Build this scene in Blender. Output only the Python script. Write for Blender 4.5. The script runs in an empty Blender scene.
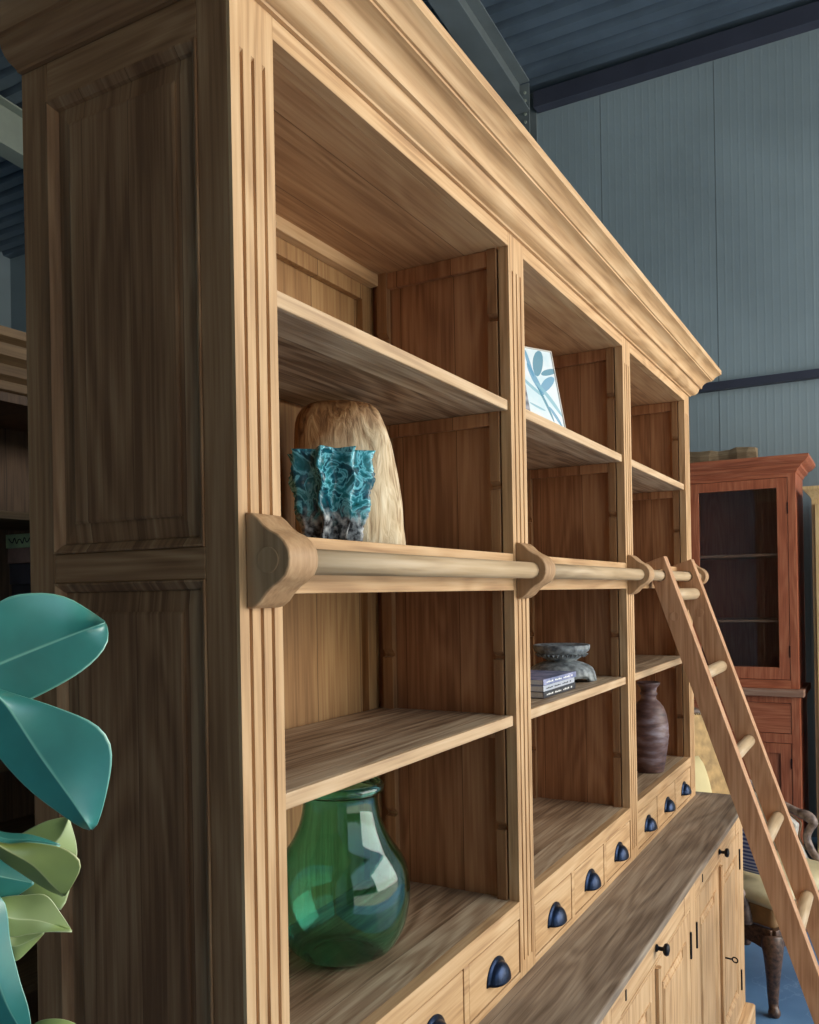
import bpy, bmesh, math, random
from mathutils import Vector, Matrix
C = bpy.context.scene.collection
sc = bpy.context.scene
PI = math.pi
random.seed(7)

# ------------------------------------------------------------------ camera
cam_d = bpy.data.cameras.new('camera'); cam = bpy.data.objects.new('camera', cam_d); C.objects.link(cam)
cam.matrix_world = Matrix(((0.490239, 0.008625, -0.871546, -0.786874),
                           (-0.871411, -0.015331, -0.490314, -0.668701),
                           (-0.017591, 0.999845, 0.0, 1.66), (0, 0, 0, 1)))
cam_d.sensor_fit = 'VERTICAL'; cam_d.sensor_height = 36.0; cam_d.sensor_width = 36.0
cam_d.lens = 864.79 / 1024 * 36
cam_d.shift_x = (409.5 - 407.72) / 1024; cam_d.shift_y = (593.18 - 512) / 1024
cam_d.clip_start = 0.02
sc.camera = cam

# ------------------------------------------------------------------ world, light, exposure
vs = sc.view_settings
vs.view_transform = 'Standard'; vs.look = 'None'; vs.gamma = 1.0; vs.use_curve_mapping = False
vs.exposure = 0.0
SKY = 1.5
world = bpy.data.worlds.new('sky'); sc.world = world; world.use_nodes = True
wn = world.node_tree.nodes; wl = world.node_tree.links; wn.clear()
w_out = wn.new('ShaderNodeOutputWorld'); w_bg = wn.new('ShaderNodeBackground')
w_tc = wn.new('ShaderNodeTexCoord'); w_sep = wn.new('ShaderNodeSeparateXYZ')
wl.new(w_tc.outputs['Generated'], w_sep.inputs[0])
w_ns = wn.new('ShaderNodeTexNoise'); w_ns.inputs['Scale'].default_value = 14; w_ns.inputs['Detail'].default_value = 5
wl.new(w_tc.outputs['Generated'], w_ns.inputs['Vector'])
w_ad = wn.new('ShaderNodeMath'); w_ad.operation = 'MULTIPLY_ADD'; w_ad.inputs[1].default_value = -0.22
wl.new(w_ns.outputs['Fac'], w_ad.inputs[0]); wl.new(w_sep.outputs['Z'], w_ad.inputs[2])
w_r = wn.new('ShaderNodeValToRGB'); cr = w_r.color_ramp
cr.elements[0].position = 0.0; cr.elements[0].color = (0.05, 0.09, 0.04, 1)
cr.elements[1].position = 1.0; cr.elements[1].color = (0.42, 0.60, 0.95, 1)
for p, c in ((0.035, (0.05, 0.10, 0.04, 1)), (0.05, (0.86, 0.95, 1.0, 1)), (0.4, (0.55, 0.78, 1.0, 1))):
    e = cr.elements.new(p); e.color = c
wl.new(w_ad.outputs[0], w_r.inputs[0]); wl.new(w_r.outputs[0], w_bg.inputs['Color'])
w_bg.inputs['Strength'].default_value = SKY
wl.new(w_bg.outputs[0], w_out.inputs['Surface'])

def lamp_area(name, loc, target, sx, sy, power, col):
    d = bpy.data.lights.new(name, 'AREA'); d.shape = 'RECTANGLE'; d.size = sx; d.size_y = sy
    d.energy = power; d.color = col
    o = bpy.data.objects.new(name, d); C.objects.link(o); o.location = loc
    o.rotation_euler = (Vector(target) - Vector(loc)).to_track_quat('-Z', 'Y').to_euler()
    return o
lamp_area('doorway_daylight', (3.0, -4.6, 2.6), (1.4, 0, 1.5), 5.0, 3.6, 300, (1.0, 0.94, 0.84))

sd = bpy.data.lights.new('sun', 'SUN'); sd.energy = 10.0; sd.angle = 0.01; sd.color = (1.0, 0.93, 0.82)
so_ = bpy.data.objects.new('sun', sd); C.objects.link(so_); so_.location = (2, -8, 9)
so_.rotation_euler = Vector((0.25, 0.36, -1.0)).to_track_quat('-Z', 'Y').to_euler()

# ------------------------------------------------------------------ materials
def mat_base(name):
    m = bpy.data.materials.new(name); m.use_nodes = True
    n = m.node_tree.nodes; l = m.node_tree.links; n.clear()
    o = n.new('ShaderNodeOutputMaterial'); b = n.new('ShaderNodeBsdfPrincipled')
    l.new(b.outputs[0], o.inputs['Surface'])
    return m, n, l, b
def ramp(n, l, src, stops):
    r = n.new('ShaderNodeValToRGB'); cr = r.color_ramp
    cr.elements[0].position = stops[0][0]; cr.elements[0].color = (*stops[0][1], 1)
    cr.elements[1].position = stops[-1][0]; cr.elements[1].color = (*stops[-1][1], 1)
    for p, c in stops[1:-1]:
        e = cr.elements.new(p); e.color = (*c, 1)
    l.new(src, r.inputs[0]); return r.outputs[0]
def mth(n, l, op, a, b=None, c=None):
    k = n.new('ShaderNodeMath'); k.operation = op
    for i, v in enumerate((a, b, c)):
        if v is None: continue
        if isinstance(v, (int, float)): k.inputs[i].default_value = v
        else: l.new(v, k.inputs[i])
    return k.outputs[0]
def mixc(n, l, fac, a, b, typ='MIX'):
    k = n.new('ShaderNodeMix'); k.data_type = 'RGBA'; k.blend_type = typ
    for s, v in ((k.inputs[0], fac), (k.inputs[6], a), (k.inputs[7], b)):
        if isinstance(v, (int, float)): s.default_value = v
        elif isinstance(v, tuple): s.default_value = (*v, 1)
        else: l.new(v, s)
    return k.outputs[2]
def S(r, g, b):
    f = lambda c: (c/255/12.92) if c/255 <= 0.04045 else ((c/255+0.055)/1.055)**2.4
    return (f(r), f(g), f(b))

def wood(name, dark, mid, light, axis='Z', plank=None, rough=0.55, bump=0.22, scale=1.0, knots=0.6, spec=0.3, phase=0.0, line=0.006, con=0.6, flat=None):
    dark = tuple(a+(b_-a)*con for a, b_ in zip(mid, dark)); light = tuple(a+(b_-a)*con for a, b_ in zip(mid, light))
    m, n, l, b = mat_base(name)
    tc = n.new('ShaderNodeTexCoord'); oi = n.new('ShaderNodeObjectInfo')
    off = n.new('ShaderNodeVectorMath'); off.operation = 'ADD'
    rv = n.new('ShaderNodeCombineXYZ')
    for i, k in enumerate((7.3, 11.9, 5.1)):
        l.new(mth(n, l, 'MULTIPLY', oi.outputs['Random'], k), rv.inputs[i])
    src = tc.outputs['Object']
    if flat:
        fm = n.new('ShaderNodeMapping'); fs = [1, 1, 1]; fs['XYZ'.index(flat)] = 0.03; fm.inputs['Scale'].default_value = fs
        l.new(src, fm.inputs['Vector']); src = fm.outputs[0]
    l.new(src, off.inputs[0]); l.new(rv.outputs[0], off.inputs[1])
    vec = off.outputs[0]
    tint = None; gap = None
    if plank:
        pa, pw = plank
        sp = n.new('ShaderNodeSeparateXYZ'); l.new(tc.outputs['Object'], sp.inputs[0])
        q = mth(n, l, 'ADD', mth(n, l, 'DIVIDE', sp.outputs['XYZ'.index(pa)], pw), 50.0 + phase)
        cell = mth(n, l, 'FLOOR', q); fr = mth(n, l, 'FRACT', q)
        wn_ = n.new('ShaderNodeTexWhiteNoise'); wn_.noise_dimensions = '1D'; l.new(cell, wn_.inputs['W'])
        tint = wn_.outputs['Value']
        gap = mth(n, l, 'GREATER_THAN', mth(n, l, 'ABSOLUTE', mth(n, l, 'SUBTRACT', fr, 0.5)), 0.5 - line)
        o2 = n.new('ShaderNodeVectorMath'); o2.operation = 'MULTIPLY_ADD'
        l.new(wn_.outputs['Color'], o2.inputs[0]); o2.inputs[1].default_value = (9, 9, 9); l.new(vec, o2.inputs[2])
        vec = o2.outputs[0]
    def mp(al, ac):
        k = n.new('ShaderNodeMapping'); s = [ac*scale]*3; s['XYZ'.index(axis)] = al*scale
        k.inputs['Scale'].default_value = s; l.new(vec, k.inputs['Vector']); return k.outputs[0]
    def noise(v, sc_, det, dist=0.0):
        k = n.new('ShaderNodeTexNoise'); k.inputs['Scale'].default_value = sc_; k.inputs['Detail'].default_value = det
        k.inputs['Distortion'].default_value = dist; l.new(v, k.inputs['Vector']); return k.outputs['Fac']
    n1 = noise(mp(0.8, 5.5), 1.3, 2, 0.4)
    rings = mth(n, l, 'MULTIPLY_ADD', mth(n, l, 'SINE', mth(n, l, 'MULTIPLY', n1, 62.0)), 0.5, 0.5)
    n2 = noise(mp(3.0, 90), 1.6, 6, 0.15)
    n3 = noise(mp(1.3, 20), 1.5, 6, 0.8)
    n4 = noise(mp(1.0, 1.0), 2.2, 2)
    f = mth(n, l, 'MULTIPLY_ADD', rings, 0.12, mth(n, l, 'MULTIPLY', n2, 0.58))
    f = mth(n, l, 'ADD', f, mth(n, l, 'MULTIPLY', n3, 0.20))
    f = mth(n, l, 'ADD', f, mth(n, l, 'MULTIPLY', n4, 0.16))
    if tint is not None:
        f = mth(n, l, 'ADD', f, mth(n, l, 'MULTIPLY_ADD', tint, 0.20, -0.10))
    col = ramp(n, l, f, [(0.36, dark), (0.52, mid), (0.70, light)])
    if knots:
        vo = n.new('ShaderNodeTexVoronoi'); vo.inputs['Scale'].default_value = 1.0
        l.new(mp(1.7, 4.2), vo.inputs['Vector'])
        kf = ramp(n, l, vo.outputs['Distance'], [(0.0, (1, 1, 1)), (0.06, (0.8,)*3), (0.17, (0, 0, 0))])
        col = mixc(n, l, mth(n, l, 'MULTIPLY', kf, knots*0.75), col, tuple(c*0.45 for c in dark))
    if gap is not None:
        col = mixc(n, l, mth(n, l, 'MULTIPLY', gap, 0.75), col, tuple(c*0.25 for c in dark))
    l.new(col, b.inputs['Base Color'])
    b.inputs['Roughness'].default_value = rough; b.inputs['Specular IOR Level'].default_value = spec
    bp = n.new('ShaderNodeBump'); bp.inputs['Strength'].default_value = bump; bp.inputs['Distance'].default_value = 0.004
    l.new(f, bp.inputs['Height']); l.new(bp.outputs[0], b.inputs['Normal'])
    return m

def plain(name, col, rough=0.5, metal=0.0, noise_amt=0.15, nscale=20, spec=0.5, bump=0.0, col2=None):
    m, n, l, b = mat_base(name)
    tc = n.new('ShaderNodeTexCoord'); k = n.new('ShaderNodeTexNoise'); k.inputs['Scale'].default_value = nscale
    k.inputs['Detail'].default_value = 5; l.new(tc.outputs['Object'], k.inputs['Vector'])
    c2 = col2 or tuple(c*(1-noise_amt*1.6) for c in col)
    c1 = tuple(min(1, c*(1+noise_amt)) for c in col)
    l.new(ramp(n, l, k.outputs['Fac'], [(0.3, c2), (0.7, c1)]), b.inputs['Base Color'])
    b.inputs['Roughness'].default_value = rough; b.inputs['Metallic'].default_value = metal
    b.inputs['Specular IOR Level'].default_value = spec
    if bump:
        bp = n.new('ShaderNodeBump'); bp.inputs['Strength'].default_value = bump; bp.inputs['Distance'].default_value = 0.003
        l.new(k.outputs['Fac'], bp.inputs['Height']); l.new(bp.outputs[0], b.inputs['Normal'])
    return m

TD, TM, TL = S(142, 102, 66), S(197, 157, 113), S(222, 188, 146)      # pale teak faces
oakZ = wood('teak_upright', TD, TM, TL, 'Z', knots=0.1, con=0.60)
oakP = wood('teak_door_panel', TD, TM, TL, 'Z', knots=0.1, con=0.60, flat='Y')
oakX = wood('teak_long', TD, TM, TL, 'X', knots=0.2, con=0.60)
oakY = wood('teak_cross', TD, TM, TL, 'Y', knots=0.2, con=0.60)
SD, SM, SL = S(112, 76, 48), S(152, 110, 74), S(184, 144, 104)        # same teak, darkened: shade put into the end panels' colour
sideZ = wood('teak_side_upright', SD, SM, SL, 'Z', knots=0.3, rough=0.6, con=0.7)
sideY = wood('teak_side_cross', SD, SM, SL, 'Y', knots=0.3, rough=0.6, con=0.7)
sidePan = wood('teak_side_panel', S(106, 70, 44), S(146, 105, 71), S(178, 140, 102), 'Z', plank=('Y', 0.085), knots=0.4, rough=0.6, line=0.004, con=0.8, flat='X')
inn = wood('teak_inner_planks', S(110, 70, 44), S(160, 110, 74), S(192, 144, 102), 'Z', plank=('Y', 0.13), knots=0.5, rough=0.6)
backm = wood('teak_back_planks', S(120, 84, 52), S(160, 120, 78), S(190, 152, 104), 'Z', plank=('X', 0.16), knots=0.4, rough=0.6)
ceilm = wood('teak_top_boards', S(134, 92, 60), S(184, 140, 98), S(212, 174, 128), 'X', plank=('Y', 0.14), knots=0.5, rough=0.55, phase=0.3)
shelfm = wood('teak_shelf_boards', S(110, 84, 62), S(160, 132, 104), S(196, 172, 142), 'X', plank=('Y', 0.12), knots=0.6, rough=0.5, phase=0.3, line=0.004, con=1.0)
shelfedge = wood('teak_shelf_edge', S(150, 116, 84), S(198, 164, 126), S(222, 194, 158), 'X', knots=0.2)
topm = wood('teak_worktop', S(104, 88, 74), S(142, 124, 106), S(172, 156, 136), 'X', plank=('Y', 0.17), knots=0.6, rough=0.5, phase=0.1, line=0.003, con=1.0)
laddm = wood('ladder_oak', S(146, 100, 68), S(190, 142, 104), S(216, 172, 134), 'Z', knots=0.0, rough=0.55)
railm = wood('rail_wood', S(140, 112, 82), S(190, 162, 126), S(216, 192, 160), 'X', knots=0.0, rough=0.45, con=0.5)
brkm = wood('bracket_wood', S(132, 98, 66), S(176, 138, 100), S(204, 170, 130), 'Z', knots=0.0, rough=0.5, con=0.5)
groovem = plain('groove_shadow_wood', S(120, 82, 50), 0.7)
redD, redM, redL = S(128, 64, 42), S(176, 100, 70), S(204, 134, 98)
redZ = wood('red_teak_upright', redD, redM, redL, 'Z', knots=0.2, rough=0.4)
redY = wood('red_teak_cross', redD, redM, redL, 'Y', knots=0.2, rough=0.4)
paleZ = wood('pale_pine', S(190, 150, 100), S(222, 186, 132), S(236, 206, 156), 'Z', knots=0.1)
drift = wood('driftwood_beam', S(90, 74, 56), S(134, 114, 88), S(170, 150, 120), 'Y', knots=0.5, rough=0.8)
oldZ = wood('old_cabinet_wood', S(70, 50, 36), S(100, 74, 52), S(128, 98, 70), 'Z', plank=('X', 0.15), knots=0.3)
oldX = wood('old_cabinet_cross', S(84, 62, 40), S(120, 92, 62), S(150, 120, 84), 'X', knots=0.3)
iron = plain('blued_iron', S(42, 54, 78), 0.3, 0.85, 0.25, 40)
blackm = plain('black_iron', S(24, 24, 28), 0.45, 0.6)
slotm = plain('dark_slot', S(40, 30, 24), 0.8)

# ------------------------------------------------------------------ mesh helpers
def bx(bm, x0, x1, y0, y1, z0, z1):
    vs_ = [bm.verts.new(p) for p in ((x0,y0,z0),(x1,y0,z0),(x1,y1,z0),(x0,y1,z0),(x0,y0,z1),(x1,y0,z1),(x1,y1,z1),(x0,y1,z1))]
    for f in ((0,3,2,1),(4,5,6,7),(0,1,5,4),(1,2,6,5),(2,3,7,6),(3,0,4,7)):
        bm.faces.new([vs_[i] for i in f])
    return vs_
def obj(name, bm, m, parent=None, bevel=0.0, smooth=False, seg=2):
    bmesh.ops.recalc_face_normals(bm, faces=bm.faces[:])
    me = bpy.data.meshes.new(name); bm.to_mesh(me); bm.free()
    for k in (m if isinstance(m, (list, tuple)) else [m]): me.materials.append(k)
    if smooth:
        for p in me.polygons: p.use_smooth = True
    o = bpy.data.objects.new(name, me); C.objects.link(o)
    if parent: o.parent = parent
    if bevel:
        b = o.modifiers.new('bevel', 'BEVEL'); b.width = bevel; b.segments = seg; b.limit_method = 'ANGLE'; b.angle_limit = 0.6
    return o
def box(name, d, m, parent=None, bevel=0.0015):
    bm = bmesh.new(); bx(bm, *d); return obj(name, bm, m, parent, bevel)
def boxes(name, ds, m, parent=None, bevel=0.0015):
    bm = bmesh.new()
    for d in ds: bx(bm, *d)
    return obj(name, bm, m, parent, bevel)
def soft(o, a=28):
    for p in o.data.polygons: p.use_smooth = True
    o.data.set_sharp_from_angle(angle=math.radians(a))
def each(name, ds, m, parent=None, bevel=0.0015):
    return [box(name, d, m, parent, bevel) for d in ds]
def thing(name, label, cat, loc=(0,0,0), rotz=0.0, group=None):
    o = bpy.data.objects.new(name, None); C.objects.link(o); o.location = loc; o.rotation_euler = (0,0,rotz)
    o.empty_display_size = 0.05
    tag(o, label, cat, group); return o
def tag(o, label, cat, group=None):
    o['label'] = label; o['category'] = cat
    if group: o['group'] = group
    return o
def struct(o): o['kind'] = 'structure'; return o
def prism(bm, pts, ax, a0, a1):
    """closed polygon pts (2D in the other two axes, cyclic order) extruded along ax"""
    def P(p, a):
        if ax == 'X': return (a, p[0], p[1])
        if ax == 'Y': return (p[0], a, p[1])
        return (p[0], p[1], a)
    A = [bm.verts.new(P(p, a0)) for p in pts]; B = [bm.verts.new(P(p, a1)) for p in pts]
    bm.faces.new(A); bm.faces.new(B[::-1])
    for i in range(len(pts)):
        j = (i+1) % len(pts); bm.faces.new((A[i], B[i], B[j], A[j]))
def lathe(bm, prof, seg=48, c=(0,0,0), wob=None, close=True):
    rings = []
    for (r, z) in prof:
        ring = []
        for i in range(seg):
            a = 2*PI*i/seg; rr = r*(wob(a, z) if wob else 1)
            ring.append(bm.verts.new((c[0]+rr*math.cos(a), c[1]+rr*math.sin(a), c[2]+z)))
        rings.append(ring)
    for k in range(len(rings)-1):
        for i in range(seg):
            j = (i+1) % seg; bm.faces.new((rings[k][i], rings[k][j], rings[k+1][j], rings[k+1][i]))
    if close:
        bm.faces.new(rings[0][::-1]); bm.faces.new(rings[-1])
    return rings
def tube(bm, pts, rad, seg=16, caps=True, flat=1.0):
    pts = [Vector(p) for p in pts]; n_ = len(pts)
    rad = rad if isinstance(rad, (list, tuple)) else [rad]*n_
    prev = None; rings = []
    for i, p in enumerate(pts):
        t = (pts[min(i+1, n_-1)] - pts[max(i-1, 0)]).normalized()
        if prev is None:
            u = t.cross(Vector((0,0,1)))
            if u.length < 0.1: u = t.cross(Vector((0,1,0)))
        else: u = prev - t*prev.dot(t)
        u.normalize(); prev = u; w = t.cross(u)
        rings.append([bm.verts.new(p + u*rad[i]*math.cos(2*PI*k/seg) + w*rad[i]*flat*math.sin(2*PI*k/seg)) for k in range(seg)])
    for i in range(n_-1):
        for k in range(seg):
            j = (k+1) % seg; bm.faces.new((rings[i][k], rings[i][j], rings[i+1][j], rings[i+1][k]))
    if caps: bm.faces.new(rings[0][::-1]); bm.faces.new(rings[-1])
def spline(pts, k=6):
    out = []; P = [Vector(p) for p in pts]
    for i in range(len(P)-1):
        p0 = P[max(i-1,0)]; p1 = P[i]; p2 = P[i+1]; p3 = P[min(i+2,len(P)-1)]
        for s in range(k):
            t = s/k
            out.append(0.5*((2*p1)+(-p0+p2)*t+(2*p0-5*p1+4*p2-p3)*t*t+(-p0+3*p1-3*p2+p3)*t**3))
    out.append(P[-1]); return out
def raised(bm, fn, a0, a1, b0, b1, loops, back=0.0):
    """nested rectangles; fn(a,b,depth)->xyz; loops (inset, depth)"""
    rs = []
    for ins, d in loops:
        rs.append([bm.verts.new(fn(a, b, d)) for a, b in ((a0+ins,b0+ins),(a1-ins,b0+ins),(a1-ins,b1-ins),(a0+ins,b1-ins))])
    for k in range(len(rs)-1):
        for i in range(4):
            j = (i+1) % 4; bm.faces.new((rs[k][i], rs[k][j], rs[k+1][j], rs[k+1][i]))
    bm.faces.new(rs[-1])

# ------------------------------------------------------------------ setting
Z0 = 0.0
XW, YB = 5.5, 7.9
def metal_panel(name, col, axis, width, amt=0.12, rough=0.45, phase=0.0):
    m, n, l, b = mat_base(name)
    tc = n.new('ShaderNodeTexCoord'); sp = n.new('ShaderNodeSeparateXYZ'); l.new(tc.outputs['Object'], sp.inputs[0])
    c = sp.outputs['XYZ'.index(axis)]
    q = mth(n, l, 'ADD', mth(n, l, 'DIVIDE', c, width), 30.0+phase); fr = mth(n, l, 'FRACT', q)
    gap = mth(n, l, 'GREATER_THAN', mth(n, l, 'ABSOLUTE', mth(n, l, 'SUBTRACT', fr, 0.5)), 0.5-0.004)
    rib = mth(n, l, 'MULTIPLY_ADD', mth(n, l, 'SINE', mth(n, l, 'MULTIPLY', c, 2*PI/0.05)), 0.5, 0.5)
    k = n.new('ShaderNodeTexNoise'); k.inputs['Scale'].default_value = 1.2; k.inputs['Detail'].default_value = 4
    l.new(tc.outputs['Object'], k.inputs['Vector'])
    cc = ramp(n, l, k.outputs['Fac'], [(0.3, tuple(x*(1-amt) for x in col)), (0.7, tuple(x*(1+amt) for x in col))])
    cc = mixc(n, l, mth(n, l, 'MULTIPLY', gap, 0.7), cc, tuple(x*0.3 for x in col))
    l.new(cc, b.inputs['Base Color']); b.inputs['Roughness'].default_value = rough
    bp = n.new('ShaderNodeBump'); bp.inputs['Strength'].default_value = 0.25; bp.inputs['Distance'].default_value = 0.002
    l.new(mth(n, l, 'POWER', rib, 6.0), bp.inputs['Height']); l.new(bp.outputs[0], b.inputs['Normal'])
    return m
wallm = metal_panel('wall_sheet', S(138, 154, 162), 'Y', 0.80, phase=0.54)
wallmX = metal_panel('wall_sheet_x', S(138, 154, 162), 'X', 0.80)
wallfar = struct(box('wall_east', (XW, XW+0.12, -4.2, YB+0.1, 0, 5.75), wallm, bevel=0))
struct(box('wall_north', (-4.2, XW, YB, YB+0.12, 0, 6.6), wallmX, bevel=0))
struct(box('wall_west_unseen', (-4.2, -4.08, -4.2, YB, 0, 6.6), wallm, bevel=0))  # unseen wall behind the camera, put in to darken the bookcase side
struct(box('wall_south_unseen', (-4.08, -2.9, -4.2, -4.08, 0, 6.3), wallmX, bevel=0))  # unseen wall piece, its length set by how much light reaches the bookcase side
# floor
m, n, l, b = mat_base('blue_epoxy_floor')
tc = n.new('ShaderNodeTexCoord'); k = n.new('ShaderNodeTexNoise'); k.inputs['Scale'].default_value = 2.5; k.inputs['Detail'].default_value = 7
l.new(tc.outputs['Object'], k.inputs['Vector'])
v = n.new('ShaderNodeTexVoronoi'); v.feature = 'DISTANCE_TO_EDGE'; v.inputs['Scale'].default_value = 2.2; l.new(k.outputs['Color'], v.inputs['Vector'])
c1 = ramp(n, l, k.outputs['Fac'], [(0.3, S(72, 108, 146)), (0.7, S(104, 142, 178))])
sc_ = ramp(n, l, v.outputs['Distance'], [(0.0, (1,1,1)), (0.012, (0,0,0))])
l.new(mixc(n, l, mth(n, l, 'MULTIPLY', sc_, 0.25), c1, S(160, 190, 214)), b.inputs['Base Color']); b.inputs['Roughness'].default_value = 0.4
floorm = m
struct(box('floor', (-4.2, XW+0.12, -4.2, YB+0.1, -0.12, 0.0), floorm, bevel=0))
yardm = plain('yard_concrete', S(196, 188, 172), 0.9, noise_amt=0.1, nscale=3)
yard = struct(box('trim_1', (-14, 16, -24, -4.2, -0.16, -0.02), yardm, bevel=0))
# roof deck: trapezoid ribs running in Y, pitched down to the east wall
def roofz(x): return 5.48 + 0.087*(5.5-x)
deckm = plain('roof_deck_steel', S(94, 110, 126), 0.35, 0.3, 0.12, 3)
bm = bmesh.new(); x = XW; prof = []
while x > -4.2:
    prof += [(x, 0.0), (x-0.085, 0.0), (x-0.105, 0.045), (x-0.14, 0.045)]; x -= 0.16
A = [bm.verts.new((px, -4.6, roofz(px)+dz)) for px, dz in prof]; B = [bm.verts.new((px, YB, roofz(px)+dz)) for px, dz in prof]
for i in range(len(prof)-1): bm.faces.new((A[i], A[i+1], B[i+1], B[i]))
ceil_o = struct(obj('ceiling', bm, deckm)); so = ceil_o.modifiers.new('solid', 'SOLIDIFY'); so.thickness = 0.01; so.offset = 1
steel = plain('painted_steel', S(112, 122, 126), 0.45, 0.2, 0.1, 4)
steel_pale = plain('pale_daylit_steel', S(150, 160, 150), 0.5, 0.1, 0.08, 4)  # paler copy of the steel: daylight on the far beam put into colour
steel_dark = plain('dark_purlin_steel', S(62, 66, 82), 0.5, 0.2, 0.1, 4)
def ibeam(name, y, m, depth=0.21, top=0.0, half=0.075, x0=-4.0, x1=XW-0.16):
    bm = bmesh.new()
    for (ya, yb, ta, tb) in ((y-half, y+half, -0.0, -0.014), (y-half, y+half, -depth, -depth-0.014), (y-0.006, y+0.006, -0.014, -depth)):
        vs_ = []
        for xx in (x0, x1):
            for yy, t in ((ya, ta), (yb, ta), (yb, tb), (ya, tb)):
                vs_.append(bm.verts.new((xx, yy, roofz(xx)-0.002+top+t)))
        for f in ((0,1,2,3),(7,6,5,4),(0,4,5,1),(1,5,6,2),(2,6,7,3),(3,7,4,0)): bm.faces.new([vs_[i] for i in f])
    return struct(obj(name, bm, m, bevel=0.002))
ibeam('trim_2', 1.74, steel, 0.22, 0.0, 0.085)
ibeam('trim_3', 5.5, steel_pale, 0.36, 0.0, 0.09)
bm = bmesh.new()   # steel column under the first beam
bx(bm, XW-0.16, XW-0.148, 1.66, 1.83, 0, 5.47); bx(bm, XW-0.012, XW, 1.66, 1.83, 0, 5.47); bx(bm, XW-0.148, XW-0.012, 1.74, 1.75, 0, 5.47)
struct(obj('trim_4', bm, steel))
bm = bmesh.new()
for yy in (1.69, 1.80):
    for zz in (5.18, 5.24, 5.34, 5.40): lathe(bm, [(0.011, 0), (0.011, 0.012)], 6, (0, 0, 0)); bmesh.ops.rotate(bm, verts=bm.verts[-12:], cent=(0,0,0), matrix=Matrix.Rotation(-PI/2, 3, 'Y')); bmesh.ops.translate(bm, verts=bm.verts[-12:], vec=(XW-0.162, yy, zz))
struct(obj('trim_5', bm, steel_pale))
struct(box('trim_6', (XW-0.10, XW-0.001, -4.1, 1.65, 5.31, 5.43), steel_dark))
struct(box('trim_7', (XW-0.06, XW-0.001, -4.1, 7.8, 3.02, 3.075), steel_dark))
struct(box('trim_8', (-4.0, XW-0.07, YB-0.06, YB-0.001, 3.02, 3.075), steel_dark))

# ------------------------------------------------------------------ big bookcase, upper part
P, W, D = 0.84, 0.081, 0.373
L = 3*P+W
zT, zA, zR, zRb, zB, zC, zCb, zW = 2.358, 2.047, 1.736, 1.662, 1.409, 1.033, 0.999, 0.877
case = thing('bookcase', 'tall pale teak bookcase with fluted posts, open shelves and heavy moulded cornice', 'bookcase', (0, 0, zW))
def cz(o):           # parts are modelled in room coordinates, then hung from the case's base
    o.location = Vector(o.location) - Vector((0, 0, 0)); return o
case_parts = []
def cpart(o):
    case_parts.append(o); return o
# posts: three stopped flutes in each front face
def pilaster(x0):
    bm = bmesh.new(); d = 0.022 if x0 > 0.01 else 0.005; g = 0.0032; dep = 0.006 if x0 > 0.01 else 0.0045
    cs = [x0 + W*t for t in (0.245, 0.505, 0.765)]; zt_, zb_ = 2.314, zW+0.03
    xs = [x0]
    for c in cs: xs += [c-g, c+g]
    xs.append(x0+W)
    # front skin: full-height lands, grooves cut between zb_ and zt_
    def V(x, y, z): return bm.verts.new((x, y, z))
    z0, z1 = zW, 2.386
    def quad(a, b_, c, d_): bm.faces.new([V(*p) for p in (a, b_, c, d_)])
    for i in range(0, len(xs)-1):
        a, b_ = xs[i], xs[i+1]
        if i % 2 == 0: quad((a,0,z0),(b_,0,z0),(b_,0,z1),(a,0,z1))
        else:
            quad((a,0,z0),(b_,0,z0),(b_,0,zb_),(a,0,zb_)); quad((a,0,zt_),(b_,0,zt_),(b_,0,z1),(a,0,z1))
            m_ = (a+b_)/2
            quad((a,0,zb_),(a+0.0006,dep,zb_+0.004),(a+0.0006,dep,zt_-0.004),(a,0,zt_)); quad((b_-0.0006,dep,zb_+0.004),(b_,0,zb_),(b_,0,zt_),(b_-0.0006,dep,zt_-0.004))
            quad((a+0.0006,dep,zb_+0.004),(b_-0.0006,dep,zb_+0.004),(b_-0.0006,dep,zt_-0.004),(a+0.0006,dep,zt_-0.004))
            quad((a,0,zb_),(b_,0,zb_),(b_-0.0006,dep,zb_+0.004),(a+0.0006,dep,zb_+0.004)); quad((a,0,zt_),(a+0.0006,dep,zt_-0.004),(b_-0.0006,dep,zt_-0.004),(b_,0,zt_))
    quad((x0,0,z0),(x0,0,z1),(x0,d,z1),(x0,d,z0)); quad((x0+W,0,z1),(x0+W,0,z0),(x0+W,d,z0),(x0+W,d,z1))
    quad((x0,d,z0),(x0,d,z1),(x0+W,d,z1),(x0+W,d,z0)); quad((x0,0,z1),(x0+W,0,z1),(x0+W,d,z1),(x0,d,z1)); quad((x0,0,z0),(x0,d,z0),(x0+W,d,z0),(x0+W,0,z0))
    bmesh.ops.remove_doubles(bm, verts=bm.verts[:], dist=1e-5)
    return obj('fluted_post', bm, oakZ, case)
for i in range(4): cpart(pilaster(i*P))
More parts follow.
